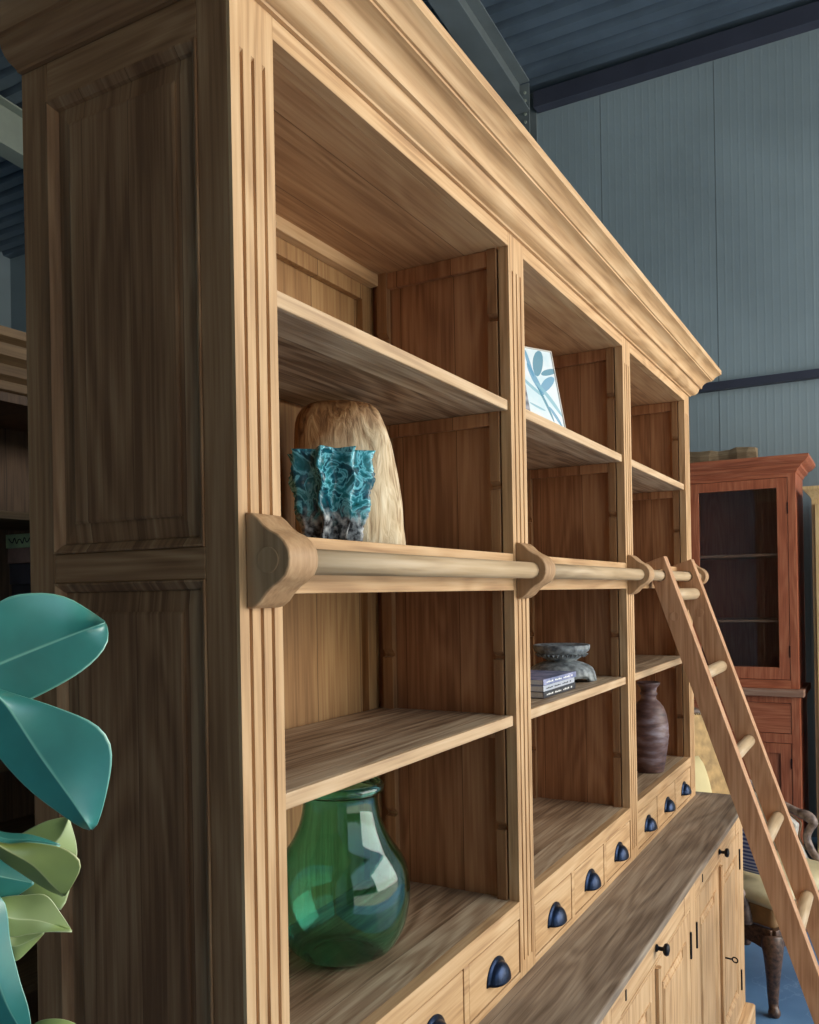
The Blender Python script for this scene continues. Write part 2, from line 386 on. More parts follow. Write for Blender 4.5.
# end frames (left one is the big side in the photo)
def end_frame(xo, sgn):
    """sgn -1: outer face looks towards -x"""
    xi = xo - sgn*0.030
    x0, x1 = min(xo, xi), max(xo, xi)
    op = [(1.721, 2.332), (0.960, 1.681)]
    for a, b_ in ((0.0052 if sgn < 0 else 0.0225, 0.052), (0.321, D)): cpart(box('end_stile', (x0, x1, a, b_, zW, 2.386), sideZ, case))
    for a, b_ in ((2.332, 2.386), (1.681, 1.721), (zW, 0.960)): cpart(box('end_rail', (x0, x1, 0.0522, 0.3208, a, b_), sideY, case))
    for a, b_ in op:
        bm = bmesh.new()
        fn = lambda p, q, d: (xo - sgn*d, p, q)
        raised(bm, fn, 0.0524, 0.3206, a+0.0002, b_-0.0002, [(0, 0.001), (0.002, 0.001), (0.005, 0.004), (0.009, 0.007), (0.011, 0.012), (0.013, 0.012), (0.040, 0.008), (0.0405, 0.0045), (0.042, 0.0045)])
        bmesh.ops.recalc_face_normals(bm, faces=bm.faces[:])
        o = cpart(obj('end_panel', bm, sidePan, case)); o.modifiers.new('solid', 'SOLIDIFY').thickness = 0.004
end_frame(0.0, -1)
end_frame(L, 1)
# the left stile's front 22 mm belongs to the post but takes the shade-darkened side teak: add its skin as the post's return
# partitions
for i in (1, 2):
    for s in (0, 1):
        x = i*P + (0.014 if s == 0 else W-0.014-0.014)
        cpart(box('partition', (x, x+0.014, 0.0222, 0.345, zW, zT+0.02), inn, case, 0))
cpart(box('partition', (3*P+0.014, 3*P+0.028, 0.0222, 0.345, zW, zT+0.02), inn, case, 0))
cpart(box('partition', (W-0.028, W-0.014, 0.0222, 0.345, zW, zT+0.02), inn, case, 0))
# notched shelf supports
def notched(x0, x1, y0, y1, face):
    """strip with V notches cut into the edge that looks into the bay"""
    bm = bmesh.new(); zs = [1.18, 1.527, 1.873, 2.215]
    xf, xb = (x0, x1) if face < 0 else (x1, x0)
    pts = [(xb, zW+0.15), (xf, zW+0.15)]
    for z in zs:
        dd = 0.011 if face < 0 else -0.011
        pts += [(xf, z-0.006), (xf+dd, z-0.004), (xf+dd, z+0.002), (xf, z+0.012)]
    pts += [(xf, zT), (xb, zT)]
    prism(bm, pts, 'Y', y0, y1)
    return obj('notched_strip', bm, innS, case)
innS = wood('teak_strip', S(116, 76, 50), S(150, 108, 72), S(176, 134, 94), 'Z', knots=0.0)
for i in range(3):
    xr = (i+1)*P + 0.0135; xl = i*P + W - 0.0135
    for y0, y1 in ((0.026, 0.046), (0.285, 0.309)):
        cpart(notched(xr-0.018, xr, y0, y1, -1)); cpart(notched(xl, xl+0.018, y0, y1, 1))
# backs, top boards, shelves, fascias
for i in range(3):
    xa, xb = i*P+W-0.012, (i+1)*P+0.012
    bm = bmesh.new(); fn = lambda p, q, d: (p, 0.330+d, q)
    bx(bm, xa, xb, 0.345, 0.360, zW+0.02, zT+0.03)
    cpart(obj('back_panel', bm, backm, case))
    bm = bmesh.new()
    for a, b_ in ((xa, xa+0.045), (xb-0.045, xb)): bx(bm, a, b_, 0.328, 0.3448, zCb, zT)
    bx(bm, xa+0.045, xb-0.045, 0.328, 0.3448, zT-0.058, zT); bx(bm, xa+0.045, xb-0.045, 0.328, 0.3448, zR-0.06, zR-0.02)
    cpart(obj('back_frame', bm, backm, case, 0.001))
    cpart(box('back_batten', (xa+0.014, xb-0.014, 0.305, 0.3278, zT-0.026, zT), oakX, case, 0.002))
    cpart(box('top_board', (i*P+0.0285 if i else 0.031, (i+1)*P+0.0284 if i < 2 else L-0.031, 0.0225, 0.36, zT, zT+0.018), ceilm, case, 0))
    cpart(box('top_batten', (xb-0.013, xb+0.001, 0.047, 0.284, zT-0.034, zT-0.0005), inn, case, 0.001))
    x0, x1 = i*P+W+0.0015, (i+1)*P-0.0015
    for z, nm in ((zA, 'shelf'), (zB, 'shelf')):
        bm = bmesh.new(); bx(bm, x0-0.012, x1+0.012, 0.047, 0.327, z-0.021, z); bx(bm, x0, x1, 0.0142, 0.047, z-0.021, z); bmesh.ops.remove_doubles(bm, verts=bm.verts[:], dist=1e-6)
        s_ = cpart(obj(nm, bm, shelfm, case, 0.001))
        e_ = box('shelf_edge', (x0, x1, 0.006, 0.0141, z-0.0212, z+0.0001), shelfedge, None, 0.002); e_.parent = s_
        for xx in (x0-0.0115, x1-0.0025):
            c_ = box('shelf_cleat', (xx, xx+0.014, 0.047, 0.284, z-0.048, z-0.0215), inn, None, 0.001); c_.parent = s_
    cpart(box('fixed_shelf', (x0-0.013, x1+0.013, 0.0226, 0.327, zR-0.030, zR), shelfm, case, 0))
    cpart(box('fascia_rail', (i*P+W, (i+1)*P, 0.0, 0.0224, zRb, zR), oakX, case, 0.0015))
    cpart(box('bottom_shelf', (x0-0.013, x1+0.013, 0.0226, 0.344, zC-0.026, zC), shelfm, case, 0))
    # drawer surround
    a, b_ = i*P+W, (i+1)*P; dw = (b_-a-2*0.02-0.004)/3
    bm = bmesh.new()
    bx(bm, a, b_, 0.0, 0.0224, zCb, zC); bx(bm, a, b_, 0.0, 0.0224, zW, zW+0.014)
    for k_ in (1, 2):
        xm = a + 0.002 + k_*dw + (k_-1)*0.02; bx(bm, xm, xm+0.02, 0.0, 0.0224, zW+0.014, zCb)
    cpart(obj('drawer_surround', bm, oakX, case, 0.001))
# cup pulls
def cup_bm(cx, y, z):
    bm = bmesh.new(); wv, hv = 0.038, 0.035; seg = 20; rows = 8
    prev = None
    # flange
    A = [bm.verts.new((cx+(wv+0.006)*math.cos(t), y-0.0025, z+(hv+0.007)*math.sin(t))) for t in [PI*i/seg for i in range(seg+1)]]
    A0 = [bm.verts.new((v_.co.x, y, v_.co.z)) for v_ in A]
    B = [bm.verts.new((cx+wv*math.cos(t), y-0.0035, z+hv*math.sin(t))) for t in [PI*i/seg for i in range(seg+1)]]
    for i in range(seg): bm.faces.new((A[i], A[i+1], B[i+1], B[i])); bm.faces.new((A0[i], A0[i+1], A[i+1], A[i]))
    prev = B
    for r in range(1, rows+1):
        ph = (PI/2)*r/rows
        s_ = math.cos(ph); yy = y-0.0035-0.022*math.sin(ph)
        ring = [bm.verts.new((cx+wv*(0.12+0.88*s_)*math.cos(t), yy, z+hv*(0.12+0.88*s_)*math.sin(t)*1.0 + 0.0)) for t in [PI*i/seg for i in range(seg+1)]]
        for i in range(seg): bm.faces.new((prev[i], prev[i+1], ring[i+1], ring[i]))
        prev = ring
    bm.faces.new(prev)
    return bm
for i in range(3):
    a, b_ = i*P+W, (i+1)*P; dw = (b_-a-2*0.02-0.004)/3
    for k_ in range(3):
        xa = a + 0.002 + k_*(dw+0.02); g = 0.0025
        dr = cpart(box('drawer', (xa+g, xa+dw-g, 0.001, 0.30, zW+0.014+g, zCb-g), oakX, case, 0.0015))
        cu = obj('cup_handle', cup_bm(xa+dw/2, 0.001, 0.925), iron, dr, smooth=True); cu['label'] = 'blued iron cup handle'
        cu.modifiers.new('solid', 'SOLIDIFY').thickness = 0.0015
# cornice: swept profile with mitred corners
prof = [(0.0, 2.3862), (0.006, 2.3864), (0.0075, 2.3895), (0.0115, 2.391), (0.019, 2.3935), (0.026, 2.399), (0.031, 2.407), (0.0335, 2.4175),
        (0.041, 2.418), (0.0425, 2.421), (0.0425, 2.425), (0.0445, 2.430), (0.049, 2.4365), (0.055, 2.442), (0.063, 2.4465), (0.073, 2.449), (0.0735, 2.4525),
        (0.077, 2.4535), (0.080, 2.4585), (0.085, 2.465), (0.091, 2.470), (0.097, 2.474), (0.103, 2.4765), (0.1035, 2.492)]
def cornice_run(nm, pts, mt):
    bm = bmesh.new(); cols = [[bm.verts.new(p) for p in pts(o_, z)] for o_, z in prof]
    for k_ in range(len(cols)-1): bm.faces.new((cols[k_][0], cols[k_][1], cols[k_+1][1], cols[k_+1][0]))
    back = [[bm.verts.new(p) for p in pts(-0.012, z)] for z in (prof[0][1], prof[-1][1])]
    bm.faces.new((cols[0][0], back[0][0], back[0][1], cols[0][1])); bm.faces.new((cols[-1][0], cols[-1][1], back[1][1], back[1][0])); bm.faces.new((back[0][0], back[1][0], back[1][1], back[0][1]))
    for e in (0, 1): bm.faces.new([c[e] for c in cols] + [back[1][e], back[0][e]])
    o = cpart(obj(nm, bm, mt, case)); soft(o); return o
cornice_run('cornice', lambda o_, z: ((-o_, -o_, z), (L+o_, -o_, z)), oakX)
cornice_run('cornice_return', lambda o_, z: ((-o_, D, z), (-o_, -o_, z)), sideY)
cornice_run('cornice_return', lambda o_, z: ((L+o_, -o_, z), (L+o_, D, z)), oakY)
cpart(box('case_top', (0.012, L-0.012, 0.012, D, 2.4, 2.418), oakX, case, 0))
for i in range(3): cpart(box('frieze', (i*P+W, (i+1)*P, 0.0, 0.0222, zT, 2.386), oakX, case, 0.001))
# rail and brackets
ry, rz, rr = -0.033, 1.7015, 0.0165
def bracket(x0, x1):
    pr = [(0, 0.058), (-0.010, 0.056), (-0.018, 0.050), (-0.027, 0.041), (-0.036, 0.035), (-0.047, 0.030), (-0.056, 0.022), (-0.0625, 0.012), (-0.064, 0.002),
          (-0.063, -0.008), (-0.058, -0.018), (-0.050, -0.025), (-0.039, -0.031), (-0.030, -0.038), (-0.020, -0.049), (-0.011, -0.055), (0, -0.057)]
    bm = bmesh.new(); prism(bm, [(-0.0003+a, rz+b_) for a, b_ in pr], 'X', x0, x1)
    o = obj('rail_bracket', bm, brkm, case, 0.002); soft(o)
    return o
for i in range(4):
    b_ = cpart(bracket(i*P+0.012, i*P+0.070))
    if i in (0,):
        bm = bmesh.new(); lathe(bm, [(0.0155, 0), (0.0155, 0.0012), (0.0148, 0.0016)], 32); bmesh.ops.rotate(bm, verts=bm.verts[:], cent=(0,0,0), matrix=Matrix.Rotation(-PI/2, 3, 'Y'))
        bmesh.ops.translate(bm, verts=bm.verts[:], vec=(i*P+0.0122, ry, rz)); obj('dowel_plug', bm, brkm, b_)
for i in range(3):
    bm = bmesh.new(); tube(bm, [(i*P+0.0702, ry, rz), ((i+0.5)*P+0.04, ry, rz), ((i+1)*P+0.0118, ry, rz)], rr, 28)
    cpart(obj('hanging_rail', bm, railm, case, smooth=False))
for o in case_parts: o.location.z -= zW
for o in case_parts:
    for p in (o.data.polygons if o.name.startswith(('hanging_rail', 'cup')) else []): p.use_smooth = len(p.vertices) == 4

# ------------------------------------------------------------------ base cabinet
base = thing('base_cabinet', 'long teak base cabinet with panelled doors under the weathered worktop', 'cabinet', (0, 0, 0))
yF = -0.160; BR = 2.640
box('worktop', (-0.03, BR+0.022, yF-0.024, D+0.01, zW-0.020, zW-0.0005), topm, base, 0.004)
bm = bmesh.new()
pr = [(yF+0.01, -0.0205), (yF-0.017, -0.0205), (yF-0.0155, -0.027), (yF-0.009, -0.032), (yF-0.004, -0.036), (yF-0.003, -0.042), (yF+0.01, -0.042)]
prism(bm, [(a, zW+b_) for a, b_ in pr], 'X', -0.02, BR+0.012)
obj('edge_moulding', bm, oakX, base)
bm = bmesh.new()
bx(bm, 0, 0.022, yF+0.022, D, 0.02, zW-0.0205); bx(bm, BR-0.022, BR, yF+0.022, D, 0.02, zW-0.0205); bx(bm, 0.022, BR-0.022, D-0.015, D, 0.02, zW-0.0205); bx(bm, 0.022, BR-0.022, yF+0.03, D-0.015, 0.1, 0.118)
obj('carcass', bm, sideZ, base, 0.001)
cen = [0.465, 1.300, 2.148]
for a, b_ in ((0.0, 0.060), (0.868, 0.922), (1.686, 1.762), (2.552, BR)): box('front_stile', (a, b_, yF, yF+0.022, 0.105, zW-0.0425), oakZ, base)
for a, b_ in ((0.060, 0.868), (0.922, 1.686), (1.762, 2.552)): each('front_rail', [(a, b_, yF, yF+0.022, 0.105, 0.130), (a, b_, yF, yF+0.022, 0.764, 0.770), (a, b_, yF, yF+0.022, 0.822, zW-0.0425)], oakX, base)
def knob(parent, x, z):
    bm = bmesh.new(); lathe(bm, [(0.009, 0), (0.009, 0.003), (0.005, 0.006), (0.005, 0.016), (0.013, 0.020), (0.015, 0.025), (0.012, 0.030), (0.004, 0.032)], 24)
    bmesh.ops.rotate(bm, verts=bm.verts[:], cent=(0,0,0), matrix=Matrix.Rotation(PI/2, 3, 'X')); bmesh.ops.translate(bm, verts=bm.verts[:], vec=(x, yF+0.0005, z))
    o = obj('knob', bm, blackm, parent, smooth=True); o['label'] = 'black iron knob'
def door(name, xa, xb, za, zb, parent, hinge_side, yf):
    st = 0.058
    d = boxes(name, [(xa, xa+st, yf, yf+0.02, za, zb), (xb-st, xb, yf, yf+0.02, za, zb), (xa+st, xb-st, yf, yf+0.02, za, za+0.065), (xa+st, xb-st, yf, yf+0.02, zb-0.062, zb)], oakZ, parent, 0.001)
    bm = bmesh.new(); fn = lambda p, q, dd: (p, yf+dd, q)
    raised(bm, fn, xa+st+0.0002, xb-st-0.0002, za+0.0652, zb-0.0622, [(0, 0.001), (0.004, 0.004), (0.010, 0.008), (0.012, 0.013), (0.032, 0.007), (0.034, 0.004), (0.036, 0.004)])
    p_ = obj('door_panel', bm, oakP, d); p_.modifiers.new('solid', 'SOLIDIFY').thickness = 0.004
    hx = xa if hinge_side < 0 else xb
    for hz in (0.668, 0.228):
        h = box('hinge', (hx-0.004, hx+0.004, yf-0.005, yf+0.004, hz-0.037, hz+0.037), blackm, None, 0.001); h.parent = d
    return d
for i, (xa, xb) in enumerate(((0.060, 0.868), (0.922, 1.686), (1.762, 2.552))):
    c_ = (xa+xb)/2
    door('cabinet_door', xa+0.003, c_-0.012, 0.132, 0.762, base, -1, yF+0.0005)
    d2 = door('cabinet_door', c_-0.009, xb-0.003, 0.132, 0.762, base, 1, yF+0.0005)
    bm = bmesh.new()
    prism(bm, [(c_-0.020, yF), (c_-0.020, yF-0.008), (c_-0.014, yF-0.012), (c_-0.004, yF-0.012), (c_+0.003, yF-0.007), (c_+0.004, yF)], 'Z', 0.134, 0.758)
    obj('cover_strip', bm, oakZ, d2)
    t_ = box('slim_drawer', (xa+0.07, xb-0.07, yF+0.001, yF+0.2, 0.7715, 0.8205), oakX, base, 0.001)
    each('drawer_side_rail', [(xa, xa+0.0685, yF, yF+0.022, 0.7702, 0.8218), (xb-0.0685, xb, yF, yF+0.022, 0.7702, 0.8218)], oakX, base, 0.001)
    knob(t_, c_-0.006, 0.802)
    s_ = box('escutcheon', (xa+0.106, xa+0.112, yF-0.001, yF+0.002, 0.788, 0.811), slotm, t_, 0)
    if i == 2:
        bm = bmesh.new(); tube(bm, [(c_+0.030, yF+0.002, 0.446), (c_+0.032, yF-0.028, 0.444)], 0.0028, 10)
        k_ = [(c_+0.032+0.004*math.cos(t), yF-0.037+0.009*math.cos(t), 0.443+0.008*math.sin(t)) for t in [2*PI*q/20 for q in range(21)]]
        tube(bm, k_, 0.0024, 8)
        o = obj('key', bm, blackm, d2, smooth=True); o['label'] = 'small iron key in the lock'
# plinth with bevelled top
bm = bmesh.new(); cols = []
for o_, z in ((0.030, 0.0), (0.030, 0.090), (0.024, 0.097), (0.014, 0.102), (0.003, 0.106)):
    cols.append([bm.verts.new(p) for p in ((-0.003, D, z), (-0.003, yF-o_, z), (BR+o_, yF-o_, z), (BR+o_, D, z))])
for k_ in range(len(cols)-1):
    for j in range(4): bm.faces.new((cols[k_][j], cols[k_][(j+1) % 4], cols[k_+1][(j+1) % 4], cols[k_+1][j]))
bm.faces.new(cols[-1]); bm.faces.new(cols[0][::-1])
obj('plinth', bm, oakX, base)

# ------------------------------------------------------------------ ladder
lad = thing('library_ladder', 'oak ladder with round rungs hooked over the rail at the right end of the bookcase', 'ladder', (2.15, -0.52, 0))
# stiles lie in YZ; leaning from the rail out to the floor
th = math.atan2(0.342, 1.0)         # lean per metre of height
ux = Vector((0, -math.sin(th), -math.cos(th)))   # down the stile
uy = Vector((0, -math.cos(th), math.sin(th)))    # towards the room
sw = 0.0
top = Vector((0, ry, rz))
LX = (1.952, 2.354)
def stile(x):
    tt = 0.046; hb = 0.0265 if x < 2.1 else 0.034; half = 0.033 if x < 2.1 else 0.036; x = x+0.011
    ln = (rz)/math.cos(th) 
    def pt(s, w): v_ = top + ux*s + uy*w; return (v_.y, v_.z)
    e0 = -0.052
    # floor-cut lower end
    sF = (rz - 0.0 + 0)/math.cos(th)
    def sfloor(w): return (rz + w*math.sin(th))/math.cos(th) - 0.0005
    outer = [pt(e0, -hb), pt(sfloor(-hb), -hb), pt(sfloor(half), half), pt(e0, half)]
    # hole polygon for the rail
    hr = 0.0195; hn = 24
    hole = [(top.y+hr*math.cos(2*PI*k/hn), top.z+hr*math.sin(2*PI*k/hn)) for k in range(hn)]
    tmp = bpy.data.curves.new('t', 'CURVE'); tmp.dimensions = '2D'; tmp.fill_mode = 'BOTH'; tmp.extrude = tt/2
    for pts in (outer, hole):
        s = tmp.splines.new('POLY'); s.points.add(len(pts)-1); s.use_cyclic_u = True
        for q, p in zip(s.points, pts): q.co = (p[0], p[1], 0, 1)
    to = bpy.data.objects.new('t', tmp); C.objects.link(to); dg = bpy.context.evaluated_depsgraph_get()
    me = bpy.data.meshes.new_from_object(to.evaluated_get(dg)); bpy.data.objects.remove(to); bpy.data.curves.remove(tmp)
    for v_ in me.vertices:
        a, b_, c_ = v_.co; v_.co = (x + c_ - lad.location.x, a - lad.location.y, b_)
    me.materials.clear(); me.materials.append(laddm)
    for p in me.polygons:
        p.use_smooth = False; p.material_index = 0
    o = bpy.data.objects.new('ladder_stile', me); C.objects.link(o); o.parent = lad
    bv = o.modifiers.new('weld', 'WELD'); bv.merge_threshold = 0.0001
    bv = o.modifiers.new('bevel', 'BEVEL'); bv.width = 0.0015; bv.segments = 2; bv.limit_method = 'ANGLE'
    return o
for x in LX: stile(x)
for k_ in range(6):
    s = 0.066 + k_*0.2655
    c_ = top + ux*s + uy*0.004
    bm = bmesh.new(); xa, xb = LX[0]+0.0342, LX[1]-0.0122
    tube(bm, [(xa-lad.location.x, c_.y-lad.location.y, c_.z), (0, c_.y-lad.location.y, c_.z), (xb-lad.location.x, c_.y-lad.location.y, c_.z)], 0.020, 24)
    r_ = obj('rung', bm, railm, lad, smooth=True)
for x in LX:       # round plug in each outer cheek
    c_ = top + ux*0.135
    bm = bmesh.new(); lathe(bm, [(0.014, 0), (0.014, 0.0012), (0.013, 0.0016)], 24); bmesh.ops.rotate(bm, verts=bm.verts[:], cent=(0,0,0), matrix=Matrix.Rotation(-PI/2, 3, 'Y'))
    bmesh.ops.translate(bm, verts=bm.verts[:], vec=(x-0.0122-lad.location.x, c_.y-lad.location.y, c_.z)); obj('dowel_plug', bm, laddm, lad)

# ------------------------------------------------------------------ things on the shelves
# green glass demijohn vase
m, n, l, b = mat_base('green_glass')
b.inputs['Base Color'].default_value = (0.32, 0.75, 0.62, 1); b.inputs['Roughness'].default_value = 0.0
b.inputs['Transmission Weight'].default_value = 1.0; b.inputs['IOR'].default_value = 1.5
glassm = m
bm = bmesh.new()
out = [(0.0, 0.004), (0.045, 0.0015), (0.058, 0.0), (0.074, 0.007), (0.092, 0.021), (0.109, 0.052), (0.117, 0.085), (0.119, 0.118), (0.1145, 0.151), (0.102, 0.176), (0.087, 0.198), (0.0745, 0.224), (0.068, 0.247), (0.0655, 0.268), (0.067, 0.281), (0.074, 0.285), (0.077, 0.291), (0.075, 0.297), (0.071, 0.300)]
inn_ = [(r-0.0035 if r > 0.0035 else 0, z) for r, z in out[::-1]]
inn_ = [(0.069, 0.3002)] + [(max(0, r-0.004), z) for r, z in out[:-3][::-1] if z > 0.006] + [(0.05, 0.0075), (0.0, 0.0085)]
op_ = spline([(r, 0, z) for r, z in out], 4); ip_ = spline([(r, 0, z) for r, z in inn_], 4)
pr = [(max(p.x, 0.0004), p.z) for p in op_] + [(max(p.x, 0.0004), p.z) for p in ip_]
lathe(bm, pr, 64, close=True)
vase = obj('glass_vase', bm, glassm, smooth=True); vase.location = (0.468, 0.179, zC+0.0005)
tag(vase, 'round bellied green glass vase standing on the bottom shelf of the nearest bay', 'vase')
# teal ribbed pot
m, n, l, b = mat_base('teal_glaze')
tc = n.new('ShaderNodeTexCoord'); k = n.new('ShaderNodeTexNoise'); k.inputs['Scale'].default_value = 22; k.inputs['Detail'].default_value = 4; k.inputs['Distortion'].default_value = 2.5
l.new(tc.outputs['Object'], k.inputs['Vector'])
teal = ramp(n, l, k.outputs['Fac'], [(0.32, S(10, 52, 64)), (0.44, S(24, 98, 112)), (0.50, S(130, 212, 224)), (0.55, S(48, 136, 146)), (0.70, S(20, 72, 70))])
k2 = n.new('ShaderNodeTexNoise'); k2.inputs['Scale'].default_value = 90; k2.inputs['Detail'].default_value = 3; l.new(tc.outputs['Object'], k2.inputs['Vector'])
crust = ramp(n, l, k2.outputs['Fac'], [(0.38, S(40, 40, 44)), (0.52, S(140, 144, 148)), (0.66, S(206, 208, 208))])
sp = n.new('ShaderNodeSeparateXYZ'); l.new(tc.outputs['Object'], sp.inputs[0])
zf = mth(n, l, 'ADD', mth(n, l, 'MULTIPLY', sp.outputs['Z'], 22.0), mth(n, l, 'MULTIPLY_ADD', k.outputs['Fac'], 1.6, -1.55))
zf = ramp(n, l, zf, [(0.0, (0,0,0)), (0.5, (1,1,1))])
l.new(mixc(n, l, zf, crust, teal), b.inputs['Base Color']); b.inputs['Roughness'].default_value = 0.22
bp = n.new('ShaderNodeBump'); bp.inputs['Strength'].default_value = 0.5; bp.inputs['Distance'].default_value = 0.003; l.new(k2.outputs['Fac'], bp.inputs['Height']); l.new(bp.outputs[0], b.inputs['Normal'])
tealm = m
bm = bmesh.new(); NL = 8; seg = NL*16; H_ = 0.150
def potr(t, a):
    core = 0.020 + 0.024*math.sin(min(1, t*1.15)*PI/2)
    wav = 0.0026*math.sin(t*3.0*2*PI+0.6)
    a = a+0.06*math.sin(t*2.6*2*PI+0.4)
    s_ = (1-abs(math.sin(a*NL/2)))**1.0           # sharp wavy flanges, rounded valleys
    return core + (0.0265+0.001*t+wav)*s_
rows = 40; prev = None; rings = []
for r in range(rows+1):
    t = r/rows
    rings.append([bm.verts.new((potr(t, 2*PI*i/seg)*math.cos(2*PI*i/seg), potr(t, 2*PI*i/seg)*math.sin(2*PI*i/seg), t*H_)) for i in range(seg)])
for r in range(rows, -1, -4):
    t = r/rows
    rings.append([bm.verts.new(((potr(t, 2*PI*i/seg)-0.007)*math.cos(2*PI*i/seg), (potr(t, 2*PI*i/seg)-0.007)*math.sin(2*PI*i/seg), max(t*H_, 0.006))) for i in range(seg)])
for k_ in range(len(rings)-1):
    for i in range(seg):
        j = (i+1) % seg; bm.faces.new((rings[k_][i], rings[k_][j], rings[k_+1][j], rings[k_+1][i]))
bm.faces.new(rings[0][::-1]); bm.faces.new(rings[-1])
pot = obj('ribbed_pot', bm, tealm, smooth=True); pot.location = (0.346, 0.103, zR+0.0005); pot.rotation_euler.z = 0.32; pot.scale = (0.99, 0.99, 0.985)
tag(pot, 'teal glazed ceramic pot with wavy vertical flanges in front of the pale wood block', 'pot')
# petrified wood block
m, n, l, b = mat_base('petrified_wood')
tc = n.new('ShaderNodeTexCoord'); mpn = n.new('ShaderNodeMapping'); mpn.inputs['Scale'].default_value = (30, 30, 6); l.new(tc.outputs['Object'], mpn.inputs['Vector'])
k = n.new('ShaderNodeTexNoise'); k.inputs['Scale'].default_value = 2.2; k.inputs['Detail'].default_value = 8; k.inputs['Distortion'].default_value = 1.2; l.new(mpn.outputs[0], k.inputs['Vector'])
k2 = n.new('ShaderNodeTexNoise'); k2.inputs['Scale'].default_value = 9; k2.inputs['Detail'].default_value = 3; l.new(tc.outputs['Object'], k2.inputs['Vector'])
c1 = ramp(n, l, k.outputs['Fac'], [(0.30, S(150, 118, 84)), (0.5, S(206, 182, 146)), (0.7, S(228, 210, 178))])
c2 = ramp(n, l, k.outputs['Fac'], [(0.30, S(100, 66, 40)), (0.5, S(164, 116, 72)), (0.7, S(196, 152, 104))])
sp = n.new('ShaderNodeSeparateXYZ'); l.new(tc.outputs['Object'], sp.inputs[0])
g = mth(n, l, 'ADD', mth(n, l, 'MULTIPLY', sp.outputs['Z'], 7.0), mth(n, l, 'MULTIPLY', sp.outputs['X'], -5.0))
g = mth(n, l, 'ADD', g, mth(n, l, 'MULTIPLY_ADD', k2.outputs['Fac'], 1.2, -1.75))
col = mixc(n, l, ramp(n, l, g, [(0.0, (0,0,0)), (0.6, (1,1,1))]), c1, c2)
sp2 = ramp(n, l, k2.outputs['Fac'], [(0.68, (0,0,0)), (0.76, (1,1,1))])
l.new(mixc(n, l, mth(n, l, 'MULTIPLY', sp2, 0.6), col, S(104, 84, 92)), b.inputs['Base Color']); b.inputs['Roughness'].default_value = 0.75
bp = n.new('ShaderNodeBump'); bp.inputs['Strength'].default_value = 0.6; bp.inputs['Distance'].default_value = 0.006; l.new(k.outputs['Fac'], bp.inputs['Height']); l.new(bp.outputs[0], b.inputs['Normal'])
petr = m
bm = bmesh.new()
lv = [(0.0, -0.100, 0.101, 0.082), (0.03, -0.101, 0.099, 0.084), (0.075, -0.102, 0.094, 0.084), (0.12, -0.102, 0.086, 0.082), (0.16, -0.102, 0.080, 0.080), (0.205, -0.101, 0.074, 0.074), (0.238, -0.096, 0.062, 0.066), (0.258, -0.086, 0.052, 0.056), (0.270, -0.070, 0.034, 0.042), (0.276, -0.048, 0.008, 0.020)]
rows_ = spline([(a, b_, c_) for (a, b_, c_, d_) in lv], 4); dd_ = spline([(a, d_, 0) for (a, b_, c_, d_) in lv], 4)
rings = []; seg = 56
for (q, e) in zip(rows_, dd_):
    z, xl, xr = q; hd = e.y; cx = (xl+xr)/2; rx = (xr-xl)/2; ring = []
    for i in range(seg):
        a = 2*PI*i/seg; w = 1+0.035*math.sin(3*a+z*14)+0.02*math.sin(7*a-z*30)
        ca, sa = math.cos(a), math.sin(a); e_ = 0.75
        ring.append(bm.verts.new((cx+rx*w*math.copysign(abs(ca)**e_, ca), hd*w*math.copysign(abs(sa)**e_, sa), z)))
    rings.append(ring)
for k_ in range(len(rings)-1):
    for i in range(seg): bm.faces.new((rings[k_][i], rings[k_][(i+1) % seg], rings[k_+1][(i+1) % seg], rings[k_+1][i]))
bm.faces.new(rings[0][::-1]); bm.faces.new(rings[-1])
blk = obj('wood_block', bm, petr, smooth=True); blk.location = (0.548, 0.200, zR+0.0005); blk.rotation_euler.z = math.radians(-57)
tag(blk, 'tall rounded tan driftwood block standing behind the teal pot', 'sculpture')
# acrylic picture with palm leaves
m, n, l, b = mat_base('palm_picture')
tc = n.new('ShaderNodeTexCoord'); sp = n.new('ShaderNodeSeparateXYZ'); l.new(tc.outputs['Object'], sp.inputs[0])
X_, Z_ = sp.outputs['X'], sp.outputs['Z']
col = (0.86, 0.90, 0.92); cur = None
k = n.new('ShaderNodeTexNoise'); k.inputs['Scale'].default_value = 16; k.inputs['Detail'].default_value = 4; l.new(tc.outputs['Object'], k.inputs['Vector'])
def blade(cx, cz_, ang, ln, wd, colr, cur):
    ca, sa = math.cos(ang), math.sin(ang)
    u = mth(n, l, 'ADD', mth(n, l, 'MULTIPLY', mth(n, l, 'SUBTRACT', X_, cx), ca), mth(n, l, 'MULTIPLY', mth(n, l, 'SUBTRACT', Z_, cz_), sa))
    v_ = mth(n, l, 'ADD', mth(n, l, 'MULTIPLY', mth(n, l, 'SUBTRACT', X_, cx), -sa), mth(n, l, 'MULTIPLY', mth(n, l, 'SUBTRACT', Z_, cz_), ca))
    un = mth(n, l, 'DIVIDE', u, ln/2); vn = mth(n, l, 'DIVIDE', mth(n, l, 'ADD', v_, mth(n, l, 'MULTIPLY', mth(n, l, 'MULTIPLY', u, u), 1.2)), wd)
    e = mth(n, l, 'ADD', mth(n, l, 'MULTIPLY', un, un), mth(n, l, 'MULTIPLY', vn, vn))
    f = mth(n, l, 'LESS_THAN', mth(n, l, 'MULTIPLY_ADD', k.outputs['Fac'], 0.5, mth(n, l, 'SUBTRACT', e, 0.25)), 1.0)
    return mixc(n, l, mth(n, l, 'MULTIPLY', f, 0.85), cur, colr)
